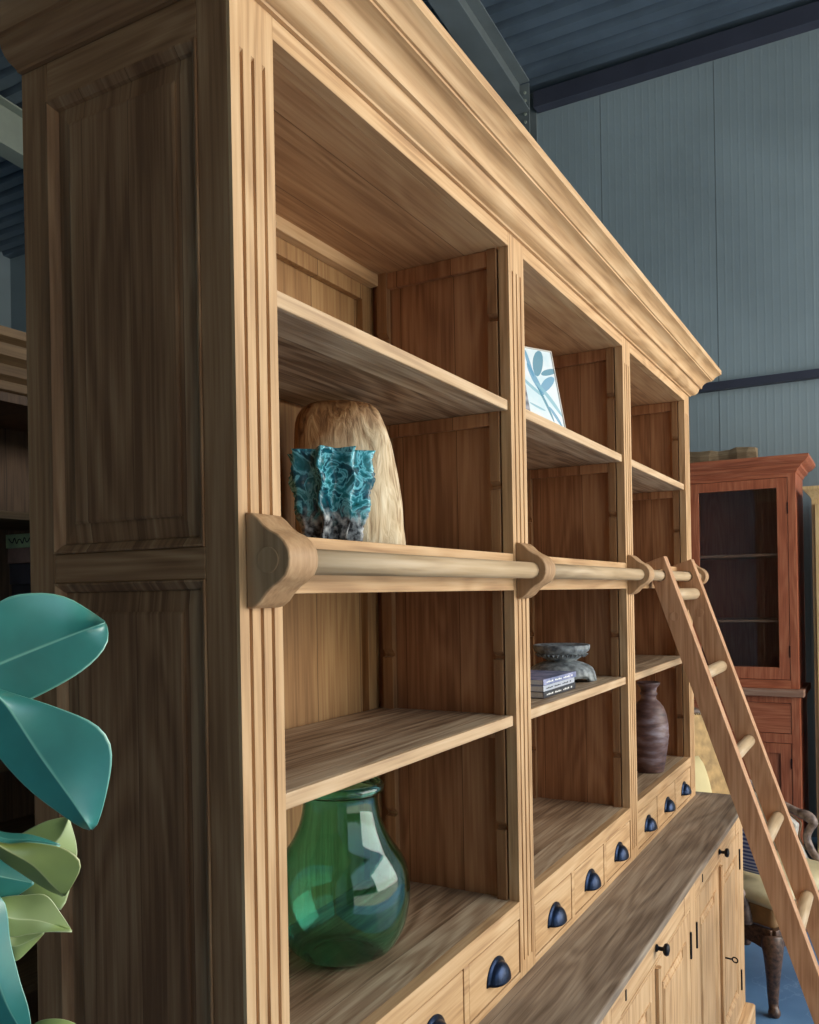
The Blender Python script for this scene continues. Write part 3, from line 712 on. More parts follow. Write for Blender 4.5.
cur = ramp(n, l, k.outputs['Fac'], [(0.4, (0.62, 0.76, 0.80)), (0.6, (0.78, 0.82, 0.84))])
for i, (cx, cz_, an, ln, wd) in enumerate(((0.152, 0.135, 2.0, 0.090, 0.009), (0.172, 0.180, 1.2, 0.075, 0.016), (0.138, 0.112, 2.5, 0.08, 0.005), (0.190, 0.125, 0.7, 0.07, 0.012), (0.176, 0.070, -1.2, 0.10, 0.004), (0.192, 0.085, -0.9, 0.11, 0.006), (0.142, 0.175, 1.75, 0.07, 0.006), (0.205, 0.160, 0.3, 0.06, 0.008), (0.145, 0.06, 2.8, 0.05, 0.003), (0.20, 0.04, -1.0, 0.06, 0.005))):
    cur = blade(cx, cz_, an, ln, wd, (S(92, 150, 182), S(60, 128, 150), S(136, 182, 196))[i % 3], cur)
gl = mth(n, l, 'LESS_THAN', X_, 0.118)
wv_ = mth(n, l, 'MULTIPLY_ADD', mth(n, l, 'SINE', mth(n, l, 'MULTIPLY', Z_, 260.0)), 0.5, 0.5)
cur = mixc(n, l, gl, cur, mixc(n, l, wv_, S(110, 108, 112), S(168, 164, 166)))
l.new(cur, b.inputs['Base Color']); b.inputs['Roughness'].default_value = 0.25
picm = m
lean = math.atan2(0.051, 0.215)
pic = thing('palm_picture', 'small leaning picture of teal palm leaves on the upper shelf of the middle bay', 'picture', (1.277-0.2254*math.cos(math.radians(27.6)), 0.030+0.2254*math.sin(math.radians(27.6))+0.003, zA+0.0005), 0)
pr_ = bpy.data.objects.new
face = box('print', (0.042, 0.222, 0.0, 0.0015, 0.004, 0.216), picm, pic, 0)
edge = boxes('frame', [(0.040, 0.225, 0.0016, 0.012, 0.0, 0.220), (0.2222, 0.2255, -0.0015, 0.0015, 0.0, 0.220), (0.040, 0.2222, -0.0015, 0.0015, 0.2162, 0.220), (0.040, 0.2222, -0.0015, 0.0015, 0.0, 0.0038)], plain('frame_edge', S(206, 200, 188), 0.3), pic, 0.0008)
edge['label'] = 'thin pale frame'
pic.rotation_euler = (-lean, 0, math.radians(-27.6)); pic.location.z += 0.0032
# carved pedestal bowl
m = plain('grey_carved_wood', S(138, 144, 146), 0.5, 0, 0.25, 60, bump=0.5, col2=S(66, 70, 74))
bowl = thing('pedestal_bowl', 'grey carved footed bowl standing behind the stacked books', 'bowl', (1.530, 0.145, zB+0.0005))
bm = bmesh.new()
lathe(bm, [(0.0, 0.048), (0.034, 0.046), (0.040, 0.052), (0.042, 0.057), (0.060, 0.068), (0.066, 0.074), (0.069, 0.078), (0.075, 0.082), (0.078, 0.088), (0.079, 0.098), (0.076, 0.100), (0.070, 0.097), (0.045, 0.086), (0.0, 0.080)], 56, close=False)
obj('bowl', bm, m, bowl, smooth=True)
bm = bmesh.new()
for i in range(34):
    a = 2*PI*i/34; ca, sa = math.cos(a), math.sin(a)
    r0 = 0.0655; v_ = [bm.verts.new((r0*math.cos(a+d)+o_*ca, r0*math.sin(a+d)+o_*sa, z)) for d, o_, z in ((-0.075, 0.004, 0.0755), (0.075, 0.004, 0.0755), (0, -0.002, 0.0645), (0, 0.009, 0.0735))]
    for f in ((0,1,3),(1,2,3),(2,0,3),(0,2,1)): bm.faces.new([v_[q] for q in f])
o = obj('carved_teeth', bm, m, bowl)
bm = bmesh.new(); seg = 64
rings = []
def footr(a, t): return (0.090 - 0.010*t) if t < 0.5 else 0.085 - 0.042*((t-0.5)/0.5)**1.6
for r in range(9):
    t = r/8; ring = []
    for i in range(seg):
        a = 2*PI*i/seg; z = 0.044*t if t < 0.5 else 0.022+0.026*((t-0.5)/0.5)**0.7
        if r == 0:
            z = 0.0
        ring.append(bm.verts.new((footr(a, t)*math.cos(a), footr(a, t)*math.sin(a), z + (0.013*max(0, math.sin(5*a))**0.6 if r == 0 else 0) + (0.006*max(0, math.sin(5*a)) if r == 1 else 0))))
    rings.append(ring)
for k_ in range(8):
    for i in range(seg): bm.faces.new((rings[k_][i], rings[k_][(i+1) % seg], rings[k_+1][(i+1) % seg], rings[k_+1][i]))
bm.faces.new(rings[-1])
o = obj('foot', bm, m, bowl, smooth=True); o.modifiers.new('solid', 'SOLIDIFY').thickness = 0.006
bm = bmesh.new()
for i in range(5):
    a0 = 2*PI*(i+0.25)/5+PI/10*0+0.62
    ca, sa = math.cos(a0), math.sin(a0)
    c_ = Vector((0.079*ca, 0.079*sa, 0.0285)); tdir = Vector((-sa, ca, 0)); up = Vector((-0.75*ca, -0.75*sa, 0.66)); nn = tdir.cross(up)
    vs_ = [bm.verts.new(c_+tdir*p+up*q+nn*e) for e in (0.0035, -0.001) for p, q in ((-0.010, -0.009), (0.010, -0.009), (0.0, 0.011))]
    bm.faces.new(vs_[:3]); bm.faces.new(vs_[3:][::-1])
    for q in range(3): bm.faces.new((vs_[q], vs_[3+q], vs_[3+(q+1) % 3], vs_[(q+1) % 3]))
o = obj('opening_shade_patch', bm, slotm, bowl)  # solid dark triangles, painted shade in place of holes through the foot
# books
pagem = plain('page_white', S(226, 226, 222), 0.7, 0, 0.05, 200)
m, n, l, b = mat_base('page_edges')
tc = n.new('ShaderNodeTexCoord'); sp = n.new('ShaderNodeSeparateXYZ'); l.new(tc.outputs['Object'], sp.inputs[0])
f = mth(n, l, 'MULTIPLY_ADD', mth(n, l, 'SINE', mth(n, l, 'MULTIPLY', sp.outputs['Z'], 9000.0)), 0.5, 0.5)
l.new(mixc(n, l, f, S(214, 212, 204), S(170, 168, 162)), b.inputs['Base Color']); b.inputs['Roughness'].default_value = 0.8
edgem = m
covs = [plain('cover_grey', S(56, 58, 66), 0.3, 0, 0.2, 30), plain('cover_white', S(186, 190, 200), 0.3, 0, 0.05, 10), plain('cover_violet', S(150, 150, 176), 0.25, 0, 0.35, 24, col2=S(92, 104, 140))]
names = ('dark covered coffee table book at the bottom of the stack in the middle bay', 'white covered book in the middle of the three stacked books', 'violet and blue covered book on top of the three stacked books')
bz = zB+0.0005
for i in range(3):
    hh = (0.016, 0.013, 0.014)[i]; dx = (0.0, -0.004, 0.003)[i]
    t = thing('book', names[i], 'book', (1.228+dx, 0.045, bz), (0.0, 0.012, -0.01)[i], 'books stacked on the lower shelf of the middle bay')
    x0, x1, y0, y1 = -0.115, 0.115, 0.0, 0.17
    bm = bmesh.new(); bx(bm, x0, x1, y0, y1, 0, 0.0018); bx(bm, x0, x1, y0, y1, hh-0.0018, hh); bx(bm, x0, x1, y0-0.0018, y0, 0, hh)
    obj('cover', bm, covs[i], t, 0.0006)
    box('pages', (x0+0.002, x1-0.002, y0+0.0002, y1-0.003, 0.0019, hh-0.0019), pagem, t, 0)
    bm = bmesh.new()      # small printed marks down the spine
    for q in range(16):
        if q % 5 != 4: bx(bm, x0+0.02+q*0.0115, x0+0.0285+q*0.0115, -0.0022, -0.00175, hh*0.36, hh*(0.54+0.08*(q % 2)))
    obj('spine_lettering', bm, pagem if i != 1 else covs[0], t)
    bz += hh+0.0004
# tall wooden jar
m, n, l, b = mat_base('dark_turned_wood')
tc = n.new('ShaderNodeTexCoord'); mpn = n.new('ShaderNodeMapping'); mpn.inputs['Scale'].default_value = (6, 6, 22); l.new(tc.outputs['Object'], mpn.inputs['Vector'])
k = n.new('ShaderNodeTexNoise'); k.inputs['Scale'].default_value = 2; k.inputs['Detail'].default_value = 8; l.new(mpn.outputs[0], k.inputs['Vector'])
l.new(ramp(n, l, k.outputs['Fac'], [(0.3, S(64, 46, 48)), (0.5, S(112, 84, 80)), (0.72, S(150, 138, 146))]), b.inputs['Base Color']); b.inputs['Roughness'].default_value = 0.5
bp = n.new('ShaderNodeBump'); bp.inputs['Strength'].default_value = 0.4; bp.inputs['Distance'].default_value = 0.003; l.new(k.outputs['Fac'], bp.inputs['Height']); l.new(bp.outputs[0], b.inputs['Normal'])
bm = bmesh.new()
jp = [(0.0, 0.0), (0.046, 0.0), (0.050, 0.004), (0.058, 0.045), (0.065, 0.090), (0.0665, 0.094), (0.0655, 0.098), (0.068, 0.118), (0.0695, 0.122), (0.068, 0.126), (0.067, 0.16), (0.062, 0.19), (0.052, 0.215), (0.038, 0.232), (0.028, 0.240), (0.026, 0.252), (0.031, 0.256), (0.031, 0.261), (0.027, 0.266), (0.029, 0.278), (0.040, 0.290), (0.042, 0.296), (0.038, 0.298), (0.024, 0.280), (0.020, 0.255), (0.0, 0.20)]
lathe(bm, [(max(r, 0.0005), z) for r, z in jp], 56)
jar = obj('turned_jar', bm, m, smooth=True); jar.location = (2.212, 0.074, zC+0.0005); jar.scale = (0.95, 0.95, 1.03)
tag(jar, 'dark turned wooden jar with flared neck on the bottom shelf of the farthest bay', 'jar')

# ------------------------------------------------------------------ red display cabinet by the far wall
rc = thing('display_cabinet', 'reddish teak display cabinet with one glazed door against the blue wall', 'cabinet', (4.9, 0.16, 0))
rc_list = []
def R_(o): rc_list.append(o); o.location -= Vector((4.9, 0.16, 0)); return o
def RL(os_):
    for o in os_: R_(o)
XC = 4.9; yr, yl = -0.161, 0.505; XB = 5.36
RL(each('side_post', [(XC, XC+0.03, yr, yr+0.046, 1.04, 2.345), (XC, XC+0.03, yl-0.046, yl, 1.04, 2.345)], redZ, rc))
RL(each('side_wall', [(XC+0.03, XB, yr, yr+0.02, 1.04, 2.345), (XC+0.03, XB, yl-0.02, yl, 1.04, 2.345), (XB-0.015, XB, yr+0.02, yl-0.02, 1.04, 2.345)], redZ, rc, 0))
RL(each('frieze', [(XC, XC+0.03, yr+0.046, yl-0.046, 2.322, 2.345), (XC+0.001, XB, yr+0.001, yl-0.001, 2.345, 2.38), (XC, XC+0.03, yr+0.046, yl-0.046, 1.04, 1.092)], redY, rc))
bm = bmesh.new(); cols = []
for o_, z in ((0.0, 2.345), (0.006, 2.352), (0.012, 2.366), (0.030, 2.380), (0.034, 2.392), (0.060, 2.408), (0.066, 2.414), (0.078, 2.428), (0.078, 2.446)):
    cols.append([bm.verts.new(p) for p in ((XB, yr-o_, z), (XC-o_, yr-o_, z), (XC-o_, yl+o_, z), (XB, yl+o_, z))])
for k_ in range(len(cols)-1):
    for j in range(4): bm.faces.new((cols[k_][j], cols[k_][(j+1) % 4], cols[k_+1][(j+1) % 4], cols[k_+1][j]))
bm.faces.new(cols[-1]); bm.faces.new(cols[0][::-1]); R_(obj('cornice', bm, redY, rc))
gd = R_(boxes('glazed_door', [(XC+0.002, XC+0.026, yr+0.048, yr+0.108, 1.095, 2.320), (XC+0.002, XC+0.026, yl-0.100, yl-0.048, 1.095, 2.320), (XC+0.002, XC+0.026, yr+0.108, yl-0.100, 2.262, 2.320), (XC+0.002, XC+0.026, yr+0.108, yl-0.100, 1.095, 1.168)], redZ, rc))
m, n, l, b = mat_base('clear_glass'); b.inputs['Base Color'].default_value = (0.80, 0.84, 0.9, 1); b.inputs['Transmission Weight'].default_value = 1; b.inputs['Roughness'].default_value = 0.02; b.inputs['IOR'].default_value = 1.45
g_ = box('glass_pane', (XC+0.012, XC+0.015, yr+0.106, yl-0.098, 1.166, 2.264), m, None, 0); g_.parent = gd
hz_ = box('hinge', (XC-0.002, XC+0.002, yr+0.044, yr+0.050, 2.10, 2.17), blackm, None, 0); hz_.parent = gd
hz_ = box('hinge', (XC-0.002, XC+0.002, yr+0.044, yr+0.050, 1.23, 1.30), blackm, None, 0); hz_.parent = gd
for z in (1.865, 1.457): R_(box('shelf', (XC+0.045, XB-0.016, yr+0.021, yl-0.021, z-0.016, z), wood('red_shelf', S(140, 96, 70), S(176, 130, 98), S(196, 152, 118), 'Y') if z > 1.8 else bpy.data.materials['red_shelf'], rc))
R_(box('waist_board', (XC-0.045, XB, yr-0.030, yl+0.030, 0.995, 1.039), wood('worn_red', S(120, 84, 66), S(160, 120, 98), S(188, 156, 134), 'Y', knots=0.4, rough=0.7), rc, 0.004))
RL(each('lower_frame', [(XC-0.015, XC+0.015, yr-0.004, yr+0.044, 0.08, 0.994), (XC-0.015, XC+0.015, yl-0.044, yl+0.004, 0.08, 0.994), (XC-0.015, XC+0.015, yr+0.044, yl-0.044, 0.955, 0.994), (XC-0.015, XC+0.015, yr+0.044, yl-0.044, 0.712, 0.768), (XC-0.015, XC+0.015, yr+0.044, yl-0.044, 0.08, 0.14),
        (XC+0.015, XB, yr-0.004, yr+0.016, 0.08, 0.994), (XC+0.015, XB, yl-0.016, yl+0.004, 0.08, 0.994), (XB-0.015, XB, yr+0.016, yl-0.016, 0.08, 0.994)], redZ, rc))
RL(each('drawer', [(XC-0.012, XC+0.25, yr+0.047, 0.168, 0.771, 0.952), (XC-0.012, XC+0.25, 0.176, yl-0.047, 0.771, 0.952)], redY, rc, 0.003))
for a, b_ in ((yr+0.047, 0.170), (0.174, yl-0.047)):
    d = R_(boxes('lower_door', [(XC-0.012, XC+0.010, a, a+0.062, 0.143, 0.709), (XC-0.012, XC+0.010, b_-0.062, b_, 0.143, 0.709), (XC-0.012, XC+0.010, a+0.062, b_-0.062, 0.143, 0.205), (XC-0.012, XC+0.010, a+0.062, b_-0.062, 0.647, 0.709)], redZ, rc))
    q_ = box('door_panel', (XC-0.001, XC+0.008, a+0.060, b_-0.060, 0.203, 0.649), redZ, None, 0); q_.parent = d
    q_ = box('hinge', (XC-0.017, XC-0.011, a-0.003 if a < 0 else b_-0.003, a+0.003 if a < 0 else b_+0.003, 0.56, 0.62), blackm, None, 0); q_.parent = d
bm = bmesh.new()
for yy in (yr+0.02, yl-0.02):
    for xx in (XC+0.01, XB-0.03):
        rg = [[bm.verts.new((xx+sx*s, yy+sy*s, z)) for sx, sy in ((-1,-1),(1,-1),(1,1),(-1,1))] for s, z in ((0.018, 0.0), (0.023, 0.0795))]
        for j in range(4): bm.faces.new((rg[0][j], rg[0][(j+1)%4], rg[1][(j+1)%4], rg[1][j]))
        bm.faces.new(rg[0][::-1]); bm.faces.new(rg[1])
R_(obj('feet', bm, redZ, rc))
tag(rc, rc['label'], 'cabinet')
# weathered beam on top
bm = bmesh.new(); ns = 16; rings = []
for i in range(ns+1):
    y = 0.066 + i*(0.90/ns); w = 0.045+0.006*math.sin(i*1.3); h = 0.090+0.006*math.sin(i*0.9+1)
    if i == 0: w *= 0.7; h *= 0.92
    x0 = 5.02+0.004*math.sin(i*2.1)
    rings.append([bm.verts.new(p) for p in ((x0-w, y, 2.4475), (x0+w, y, 2.4475), (x0+w*1.02, y+0.008*math.sin(i*5.0), 2.4475+h*0.55), (x0+w*0.8, y, 2.4475+h), (x0-w*0.7, y+0.01*math.cos(i*3.3), 2.4475+h*(1+0.05*math.sin(i*4.1))), (x0-w*1.05, y, 2.4475+h*0.6))])
for k_ in range(ns):
    for i in range(6): bm.faces.new((rings[k_][i], rings[k_][(i+1) % 6], rings[k_+1][(i+1) % 6], rings[k_+1][i]))
bm.faces.new(rings[0][::-1]); bm.faces.new(rings[-1])
o = obj('driftwood_beam', bm, drift, bevel=0.003); tag(o, 'rough weathered wooden beam lying on top of the reddish display cabinet', 'beam')
# pale cabinet at the right edge
pc = thing('pine_cabinet', 'pale pine cabinet cut off at the right edge beside the reddish cabinet', 'cabinet', (4.9, -0.6, 0))
def Pp(o): o.location -= Vector((4.9, -0.6, 0)); return o
Pp(box('body', (4.93, 5.34, -1.05, -0.243, 0.0, 2.18), paleZ, pc, 0.003))
bm = bmesh.new(); cols = []
for o_, z in ((0.0, 2.180), (0.006, 2.195), (0.028, 2.222), (0.042, 2.232), (0.048, 2.240), (0.048, 2.256)):
    cols.append([bm.verts.new(p) for p in ((5.34, -1.05-o_, z), (4.93-o_, -1.05-o_, z), (4.93-o_, -0.243+o_*0.9, z), (5.34, -0.243+o_*0.9, z))])
for k_ in range(len(cols)-1):
    for j in range(4): bm.faces.new((cols[k_][j], cols[k_][(j+1) % 4], cols[k_+1][(j+1) % 4], cols[k_+1][j]))
bm.faces.new(cols[-1]); bm.faces.new(cols[0][::-1]); Pp(obj('cornice', bm, paleZ, pc))
for a, b_ in ((-1.03, -0.65), (-0.64, -0.263)):
    bm = bmesh.new(); fn = lambda p, q, dd: (4.93-0.018+dd, p, q)
    d = Pp(boxes('cabinet_door', [(4.912, 4.9295, a, a+0.06, 0.1, 2.15), (4.912, 4.9295, b_-0.06, b_, 0.1, 2.15), (4.912, 4.9295, a+0.06, b_-0.06, 0.1, 0.17), (4.912, 4.9295, a+0.06, b_-0.06, 2.08, 2.15)], paleZ, pc))

# ------------------------------------------------------------------ armchair behind the ladder
cream = plain('cream_leather', S(196, 180, 140), 0.5, 0, 0.12, 12, bump=0.2)
tan = plain('tan_velvet', S(172, 138, 88), 0.75, 0, 0.22, 26, bump=0.3)
brownl = plain('brown_border', S(132, 98, 58), 0.5, 0, 0.15, 20)
walnut = plain('carved_walnut', S(92, 66, 50), 0.38, 0, 0.4, 70, bump=0.6, col2=S(40, 28, 22))
paint = plain('worn_frame', S(140, 120, 108), 0.4, 0, 0.3, 40, col2=S(70, 52, 46))
ac = thing('armchair', 'carved walnut armchair with cream leather seat partly hidden behind the ladder', 'armchair', (3.142, -0.141, 0), math.radians(-25))
def leg_c(sx, sy, front=True):
    pts = [(sx*0.262, sy*0.225, 0.31), (sx*0.272, sy*0.236, 0.25), (sx*0.266, sy*0.232, 0.18), (sx*0.256, sy*0.224, 0.10), (sx*0.256, sy*0.224, 0.045), (sx*0.264, sy*0.232, 0.018), (sx*0.266, sy*0.234, 0.0)]
    bm = bmesh.new(); tube(bm, spline(pts, 4), [r for r in [0.040, 0.041, 0.041, 0.040, 0.037, 0.035, 0.033, 0.031, 0.029, 0.027, 0.025, 0.024, 0.023, 0.022, 0.0205, 0.0195, 0.019, 0.0185, 0.019, 0.021, 0.023, 0.023, 0.022, 0.020, 0.018]], 20)
    return obj('leg', bm, walnut, ac, smooth=True)
for sx in (-1, 1):
    for sy in (-1, 1): leg_c(sx, sy)
bm = bmesh.new()   # scalloped apron round the seat
def apron(p0, p1):
    nseg = 14
    for i in range(nseg):
        a, b_ = i/nseg, (i+1)/nseg
        za = 0.235+0.045*math.sin(PI*a)**0.5; zb = 0.235+0.045*math.sin(PI*b_)**0.5
        A_ = Vector(p0).lerp(Vector(p1), a); B_ = Vector(p0).lerp(Vector(p1), b_); nrm = (Vector(p1)-Vector(p0)).cross(Vector((0,0,1))).normalized()*0.014
        vs_ = [bm.verts.new((q.x, q.y, z)) for q, z in ((A_-nrm, za), (B_-nrm, zb), (B_-nrm, 0.335), (A_-nrm, 0.335), (A_+nrm, za), (B_+nrm, zb), (B_+nrm, 0.335), (A_+nrm, 0.335))]
        for f in ((0,1,2,3),(7,6,5,4),(0,4,5,1),(3,2,6,7),(0,3,7,4),(1,5,6,2)): bm.faces.new([vs_[q] for q in f])
c4 = [(-0.27, -0.235, 0), (0.27, -0.235, 0), (0.27, 0.235, 0), (-0.27, 0.235, 0)]
for i in range(4): apron(c4[i], c4[(i+1) % 4])
bmesh.ops.remove_doubles(bm, verts=bm.verts[:], dist=1e-4)
obj('seat_rail', bm, walnut, ac, 0.003)
bm = bmesh.new(); bx(bm, -0.275, 0.275, -0.245, 0.24, 0.3355, 0.435)
obj('seat', bm, [brownl], ac, 0.02, seg=4)
bm = bmesh.new(); nx = 16
g_ = [[bm.verts.new((-0.285+0.57*i/nx, -0.255+0.50*j/nx, 0.432+0.055*(max(0, math.sin(PI*i/nx))*max(0, math.sin(PI*j/nx)))**0.35)) for j in range(nx+1)] for i in range(nx+1)]
for i in range(nx):
    for j in range(nx): bm.faces.new((g_[i][j], g_[i+1][j], g_[i+1][j+1], g_[i][j+1]))
o = obj('seat_cushion', bm, cream, ac, smooth=True); so = o.modifiers.new('s', 'SOLIDIFY'); so.thickness = 0.03; so.offset = 0
for sx in (-1, 1):
    pts = [(sx*0.178, 0.275, 0.88), (sx*0.245, 0.20, 0.765), (sx*0.312, 0.08, 0.680), (sx*0.320, 0.00, 0.650), (sx*0.322, -0.045, 0.640), (sx*0.322, -0.072, 0.618), (sx*0.320, -0.058, 0.590), (sx*0.314, -0.045, 0.550), (sx*0.304, -0.070, 0.500), (sx*0.290, -0.115, 0.450), (sx*0.280, -0.14, 0.335)]
    bm = bmesh.new(); sp_ = spline(pts, 5); tube(bm, sp_, [0.017+0.007*math.exp(-((i-20)/5)**2) for i in range(len(sp_))], 14)
    a_ = obj('arm', bm, paint, ac, smooth=True)
    bm = bmesh.new(); 
    inner = [(sx*0.29, y, z) for y, z in ((0.20, 0.74), (0.16, 0.715), (0.08, 0.665), (0.01, 0.635), (-0.03, 0.61), (-0.02, 0.55), (-0.05, 0.50), (-0.08, 0.45), (0.20, 0.45))]
    A_ = [bm.verts.new(p) for p in inner]; B_ = [bm.verts.new((p[0]-sx*0.035, p[1], p[2])) for p in inner]
    bm.faces.new(A_); bm.faces.new(B_[::-1])
    for i in range(len(A_)): bm.faces.new((A_[i], B_[i], B_[(i+1) % len(A_)], A_[(i+1) % len(A_)]))
    obj('arm_upholstery', bm, plain('white_cloth', S(214, 208, 196), 0.8) if sx < 0 else bpy.data.materials['white_cloth'], ac, 0.008)
    bm = bmesh.new()
    pl = spline([(sx*0.296, p[1], p[2]) for p in inner[:7]], 10)
    for q in pl:
        r_ = bmesh.ops.create_icosphere(bm, subdivisions=1, radius=0.0042, matrix=Matrix.Translation(q))
    nh = obj('nailhead_trim', bm, plain('brass_nails', S(170, 150, 120), 0.3, 0.8) if sx < 0 else bpy.data.materials['brass_nails'], ac, smooth=True)
# back frame and pad
bm = bmesh.new()
bp_ = spline([(-0.25, 0.225, 0.33), (-0.262, 0.24, 0.55), (-0.272, 0.265, 0.78), (-0.250, 0.290, 0.93), (-0.17, 0.31, 1.04), (-0.06, 0.32, 1.09), (0.06, 0.32, 1.09), (0.17, 0.31, 1.04), (0.250, 0.290, 0.93), (0.272, 0.265, 0.78), (0.262, 0.24, 0.55), (0.25, 0.225, 0.33)], 5)
bp_ = [Vector((v.x*(0.66 if v.z > 0.5 else 1-0.34*max(0, (v.z-0.33)/0.17)), v.y, v.z)) for v in bp_]
tube(bm, bp_, 0.022, 14); obj('back_frame', bm, walnut, ac, smooth=True)
bm = bmesh.new(); bk = [v for v in bp_ if v.z > 0.45]
A_ = [bm.verts.new((v.x*0.93, v.y-0.03, 0.47+(v.z-0.45)*0.96)) for v in bk]; B_ = [bm.verts.new((v.x*0.93, v.y+0.02, 0.47+(v.z-0.45)*0.95)) for v in bk]
bm.faces.new(A_); bm.faces.new(B_[::-1])
for i in range(len(A_)): bm.faces.new((A_[i], B_[i], B_[(i+1) % len(A_)], A_[(i+1) % len(A_)]))
obj('back_pad', bm, tan, ac, 0.006)
bm = bmesh.new()
for v in bk: bmesh.ops.create_icosphere(bm, subdivisions=1, radius=0.005, matrix=Matrix.Translation((v.x*0.935, v.y-0.034, 0.47+(v.z-0.45)*0.96)))
obj('nailhead_trim', bm, bpy.data.materials['brass_nails'], ac, smooth=True)
# striped cushion lying on the seat against the near arm
m, n, l, b = mat_base('blue_stripe')
tc = n.new('ShaderNodeTexCoord'); sp = n.new('ShaderNodeSeparateXYZ'); l.new(tc.outputs['Object'], sp.inputs[0])
f = mth(n, l, 'GREATER_THAN', mth(n, l, 'SINE', mth(n, l, 'MULTIPLY', sp.outputs['Z'], 2*PI/0.016)), -0.1)
l.new(mixc(n, l, f, S(184, 192, 214), S(78, 92, 150)), b.inputs['Base Color']); b.inputs['Roughness'].default_value = 0.9
bm = bmesh.new(); rings = []
for i in range(13):
    z = -0.10+0.2*i/12; t = max(0.06, math.sqrt(max(0, 1-(z/0.102)**2)))
    rings.append([bm.verts.new((0.045*t*math.copysign(abs(math.cos(a))**0.8, math.cos(a)), 0.14*(0.75+0.25*t)*math.copysign(abs(math.sin(a))**0.5, math.sin(a)), z)) for a in [2*PI*q/28 for q in range(28)]])
for k_ in range(12):
    for i in range(28): bm.faces.new((rings[k_][i], rings[k_][(i+1) % 28], rings[k_+1][(i+1) % 28], rings[k_+1][i]))
bm.faces.new(rings[0][::-1]); bm.faces.new(rings[-1])
o = obj('striped_cushion', bm, m, smooth=True); o.location = (2.950, -0.100, 0.605); o.rotation_euler = (0, math.radians(-8), math.radians(-25))
tag(o, 'blue and white striped cushion on the cream armchair seat', 'cushion')
# cream cushion propped against the chair back
bm = bmesh.new(); rings = []
for i in range(15):
    z = -0.22+0.44*i/14; t = max(0.05, math.sqrt(max(0, 1-(abs(z)/0.2205)**2.6)))
    rings.append([bm.verts.new((0.13*(0.85+0.15*t)*math.copysign(abs(math.cos(a))**0.45, math.cos(a)), 0.055*t*math.copysign(abs(math.sin(a))**0.9, math.sin(a)), z)) for a in [2*PI*q/32 for q in range(32)]])
for k_ in range(14):
    for i in range(32): bm.faces.new((rings[k_][i], rings[k_][(i+1) % 32], rings[k_+1][(i+1) % 32], rings[k_+1][i]))
bm.faces.new(rings[0][::-1]); bm.faces.new(rings[-1])
o = obj('cream_cushion', bm, plain('pale_cream_cloth', S(208, 190, 140), 0.85, 0, 0.08, 8), smooth=True)
o.location = (3.000, 0.100, 0.712); o.rotation_euler = (math.radians(-10), 0, math.radians(-25))
tag(o, 'pale cream cushion propped against the tan back of the armchair', 'cushion')

# ------------------------------------------------------------------ second bookcase behind, at left
ob = thing('old_bookcase', 'dark old bookcase with stepped cornice behind the left end of the big bookcase', 'bookcase', (0.9, 1.75, 0))
def Ob(o): o.location -= Vector((0.9, 1.75, 0)); return o
y0 = 1.70; x0, x1 = -0.35, 2.05
bm = bmesh.new(); cols = []
for o_, z in ((0.0, 2.30), (0.010, 2.305), (0.012, 2.330), (0.030, 2.345), (0.034, 2.375), (0.060, 2.395), (0.064, 2.430), (0.085, 2.445), (0.088, 2.470)):
    cols.append([bm.verts.new(p) for p in ((x0-o_, y0+0.40, z), (x0-o_, y0-o_, z), (x1+o_, y0-o_, z), (x1+o_, y0+0.40, z))])
for k_ in range(len(cols)-1):
    for j in range(4): bm.faces.new((cols[k_][j], cols[k_][(j+1) % 4], cols[k_+1][(j+1) % 4], cols[k_+1][j]))
bm.faces.new(cols[-1]); bm.faces.new(cols[0][::-1]); Ob(obj('cornice', bm, oldX, ob))
Ob(boxes('case', [(x0, x0+0.03, y0, y0+0.4, 0, 2.2995), (x1-0.03, x1, y0, y0+0.4, 0, 2.2995), (x0+0.03, x1-0.03, y0+0.38, y0+0.4, 0, 2.2995), (x0+0.03, x1-0.03, y0, y0+0.38, 2.27, 2.2995), (x0+0.03, x1-0.03, y0, y0+0.38, 0.0, 0.08)], oldZ, ob))
for z in (1.935, 1.48, 1.16, 0.88, 0.45): Ob(box('shelf', (x0+0.031, x1-0.031, y0+0.01, y0+0.379, z-0.024, z), oldX, ob))
bz = 1.4805
bcol = [S(150, 112, 100), S(70, 62, 66), S(82, 74, 78), S(168, 128, 112), S(196, 214, 160)]
hs = (0.13, 0.10, 0.07, 0.05, 0.045)
blab = ('thick dusky red book at the bottom of the dark shelf stack', 'black book second from the bottom of the dark shelf stack', 'dark grey book in the middle of the dark shelf stack', 'brown book just beneath the pale green one', 'pale green book with a scribbled spine topping the stack behind the bookcase')
for i, h in enumerate(hs):
    t = thing('book', blab[i], 'book', (1.205+(0, 0.006, 0.0, -0.006, -0.012)[i], y0+0.13, bz), (0, 0.02, -0.01, 0.015, 0.03)[i], 'books stacked in the dark bookcase')
    cm = plain('old_cover_%d' % i, bcol[i], 0.6, 0, 0.15, 20)
    bm = bmesh.new(); bx(bm, -0.12, 0.12, -0.08, 0.08, 0, 0.003); bx(bm, -0.12, 0.12, -0.08, 0.08, h-0.003, h); bx(bm, -0.123, -0.12, -0.08, 0.08, 0, h)
    obj('cover', bm, cm, t, 0.001)
    box('pages', (-0.117, 0.117, -0.0798, 0.077, 0.0031, h-0.0031), edgem, t, 0)
    if i == 4:
        bm = bmesh.new(); q_ = [(-0.1245, -0.07+0.0095*s, h*0.5+0.010*math.sin(s*2.4)) for s in range(15)]
        tube(bm, spline(q_, 4), 0.0016, 6); o = obj('spine_lettering', bm, slotm, t)
    bz += h+0.0005

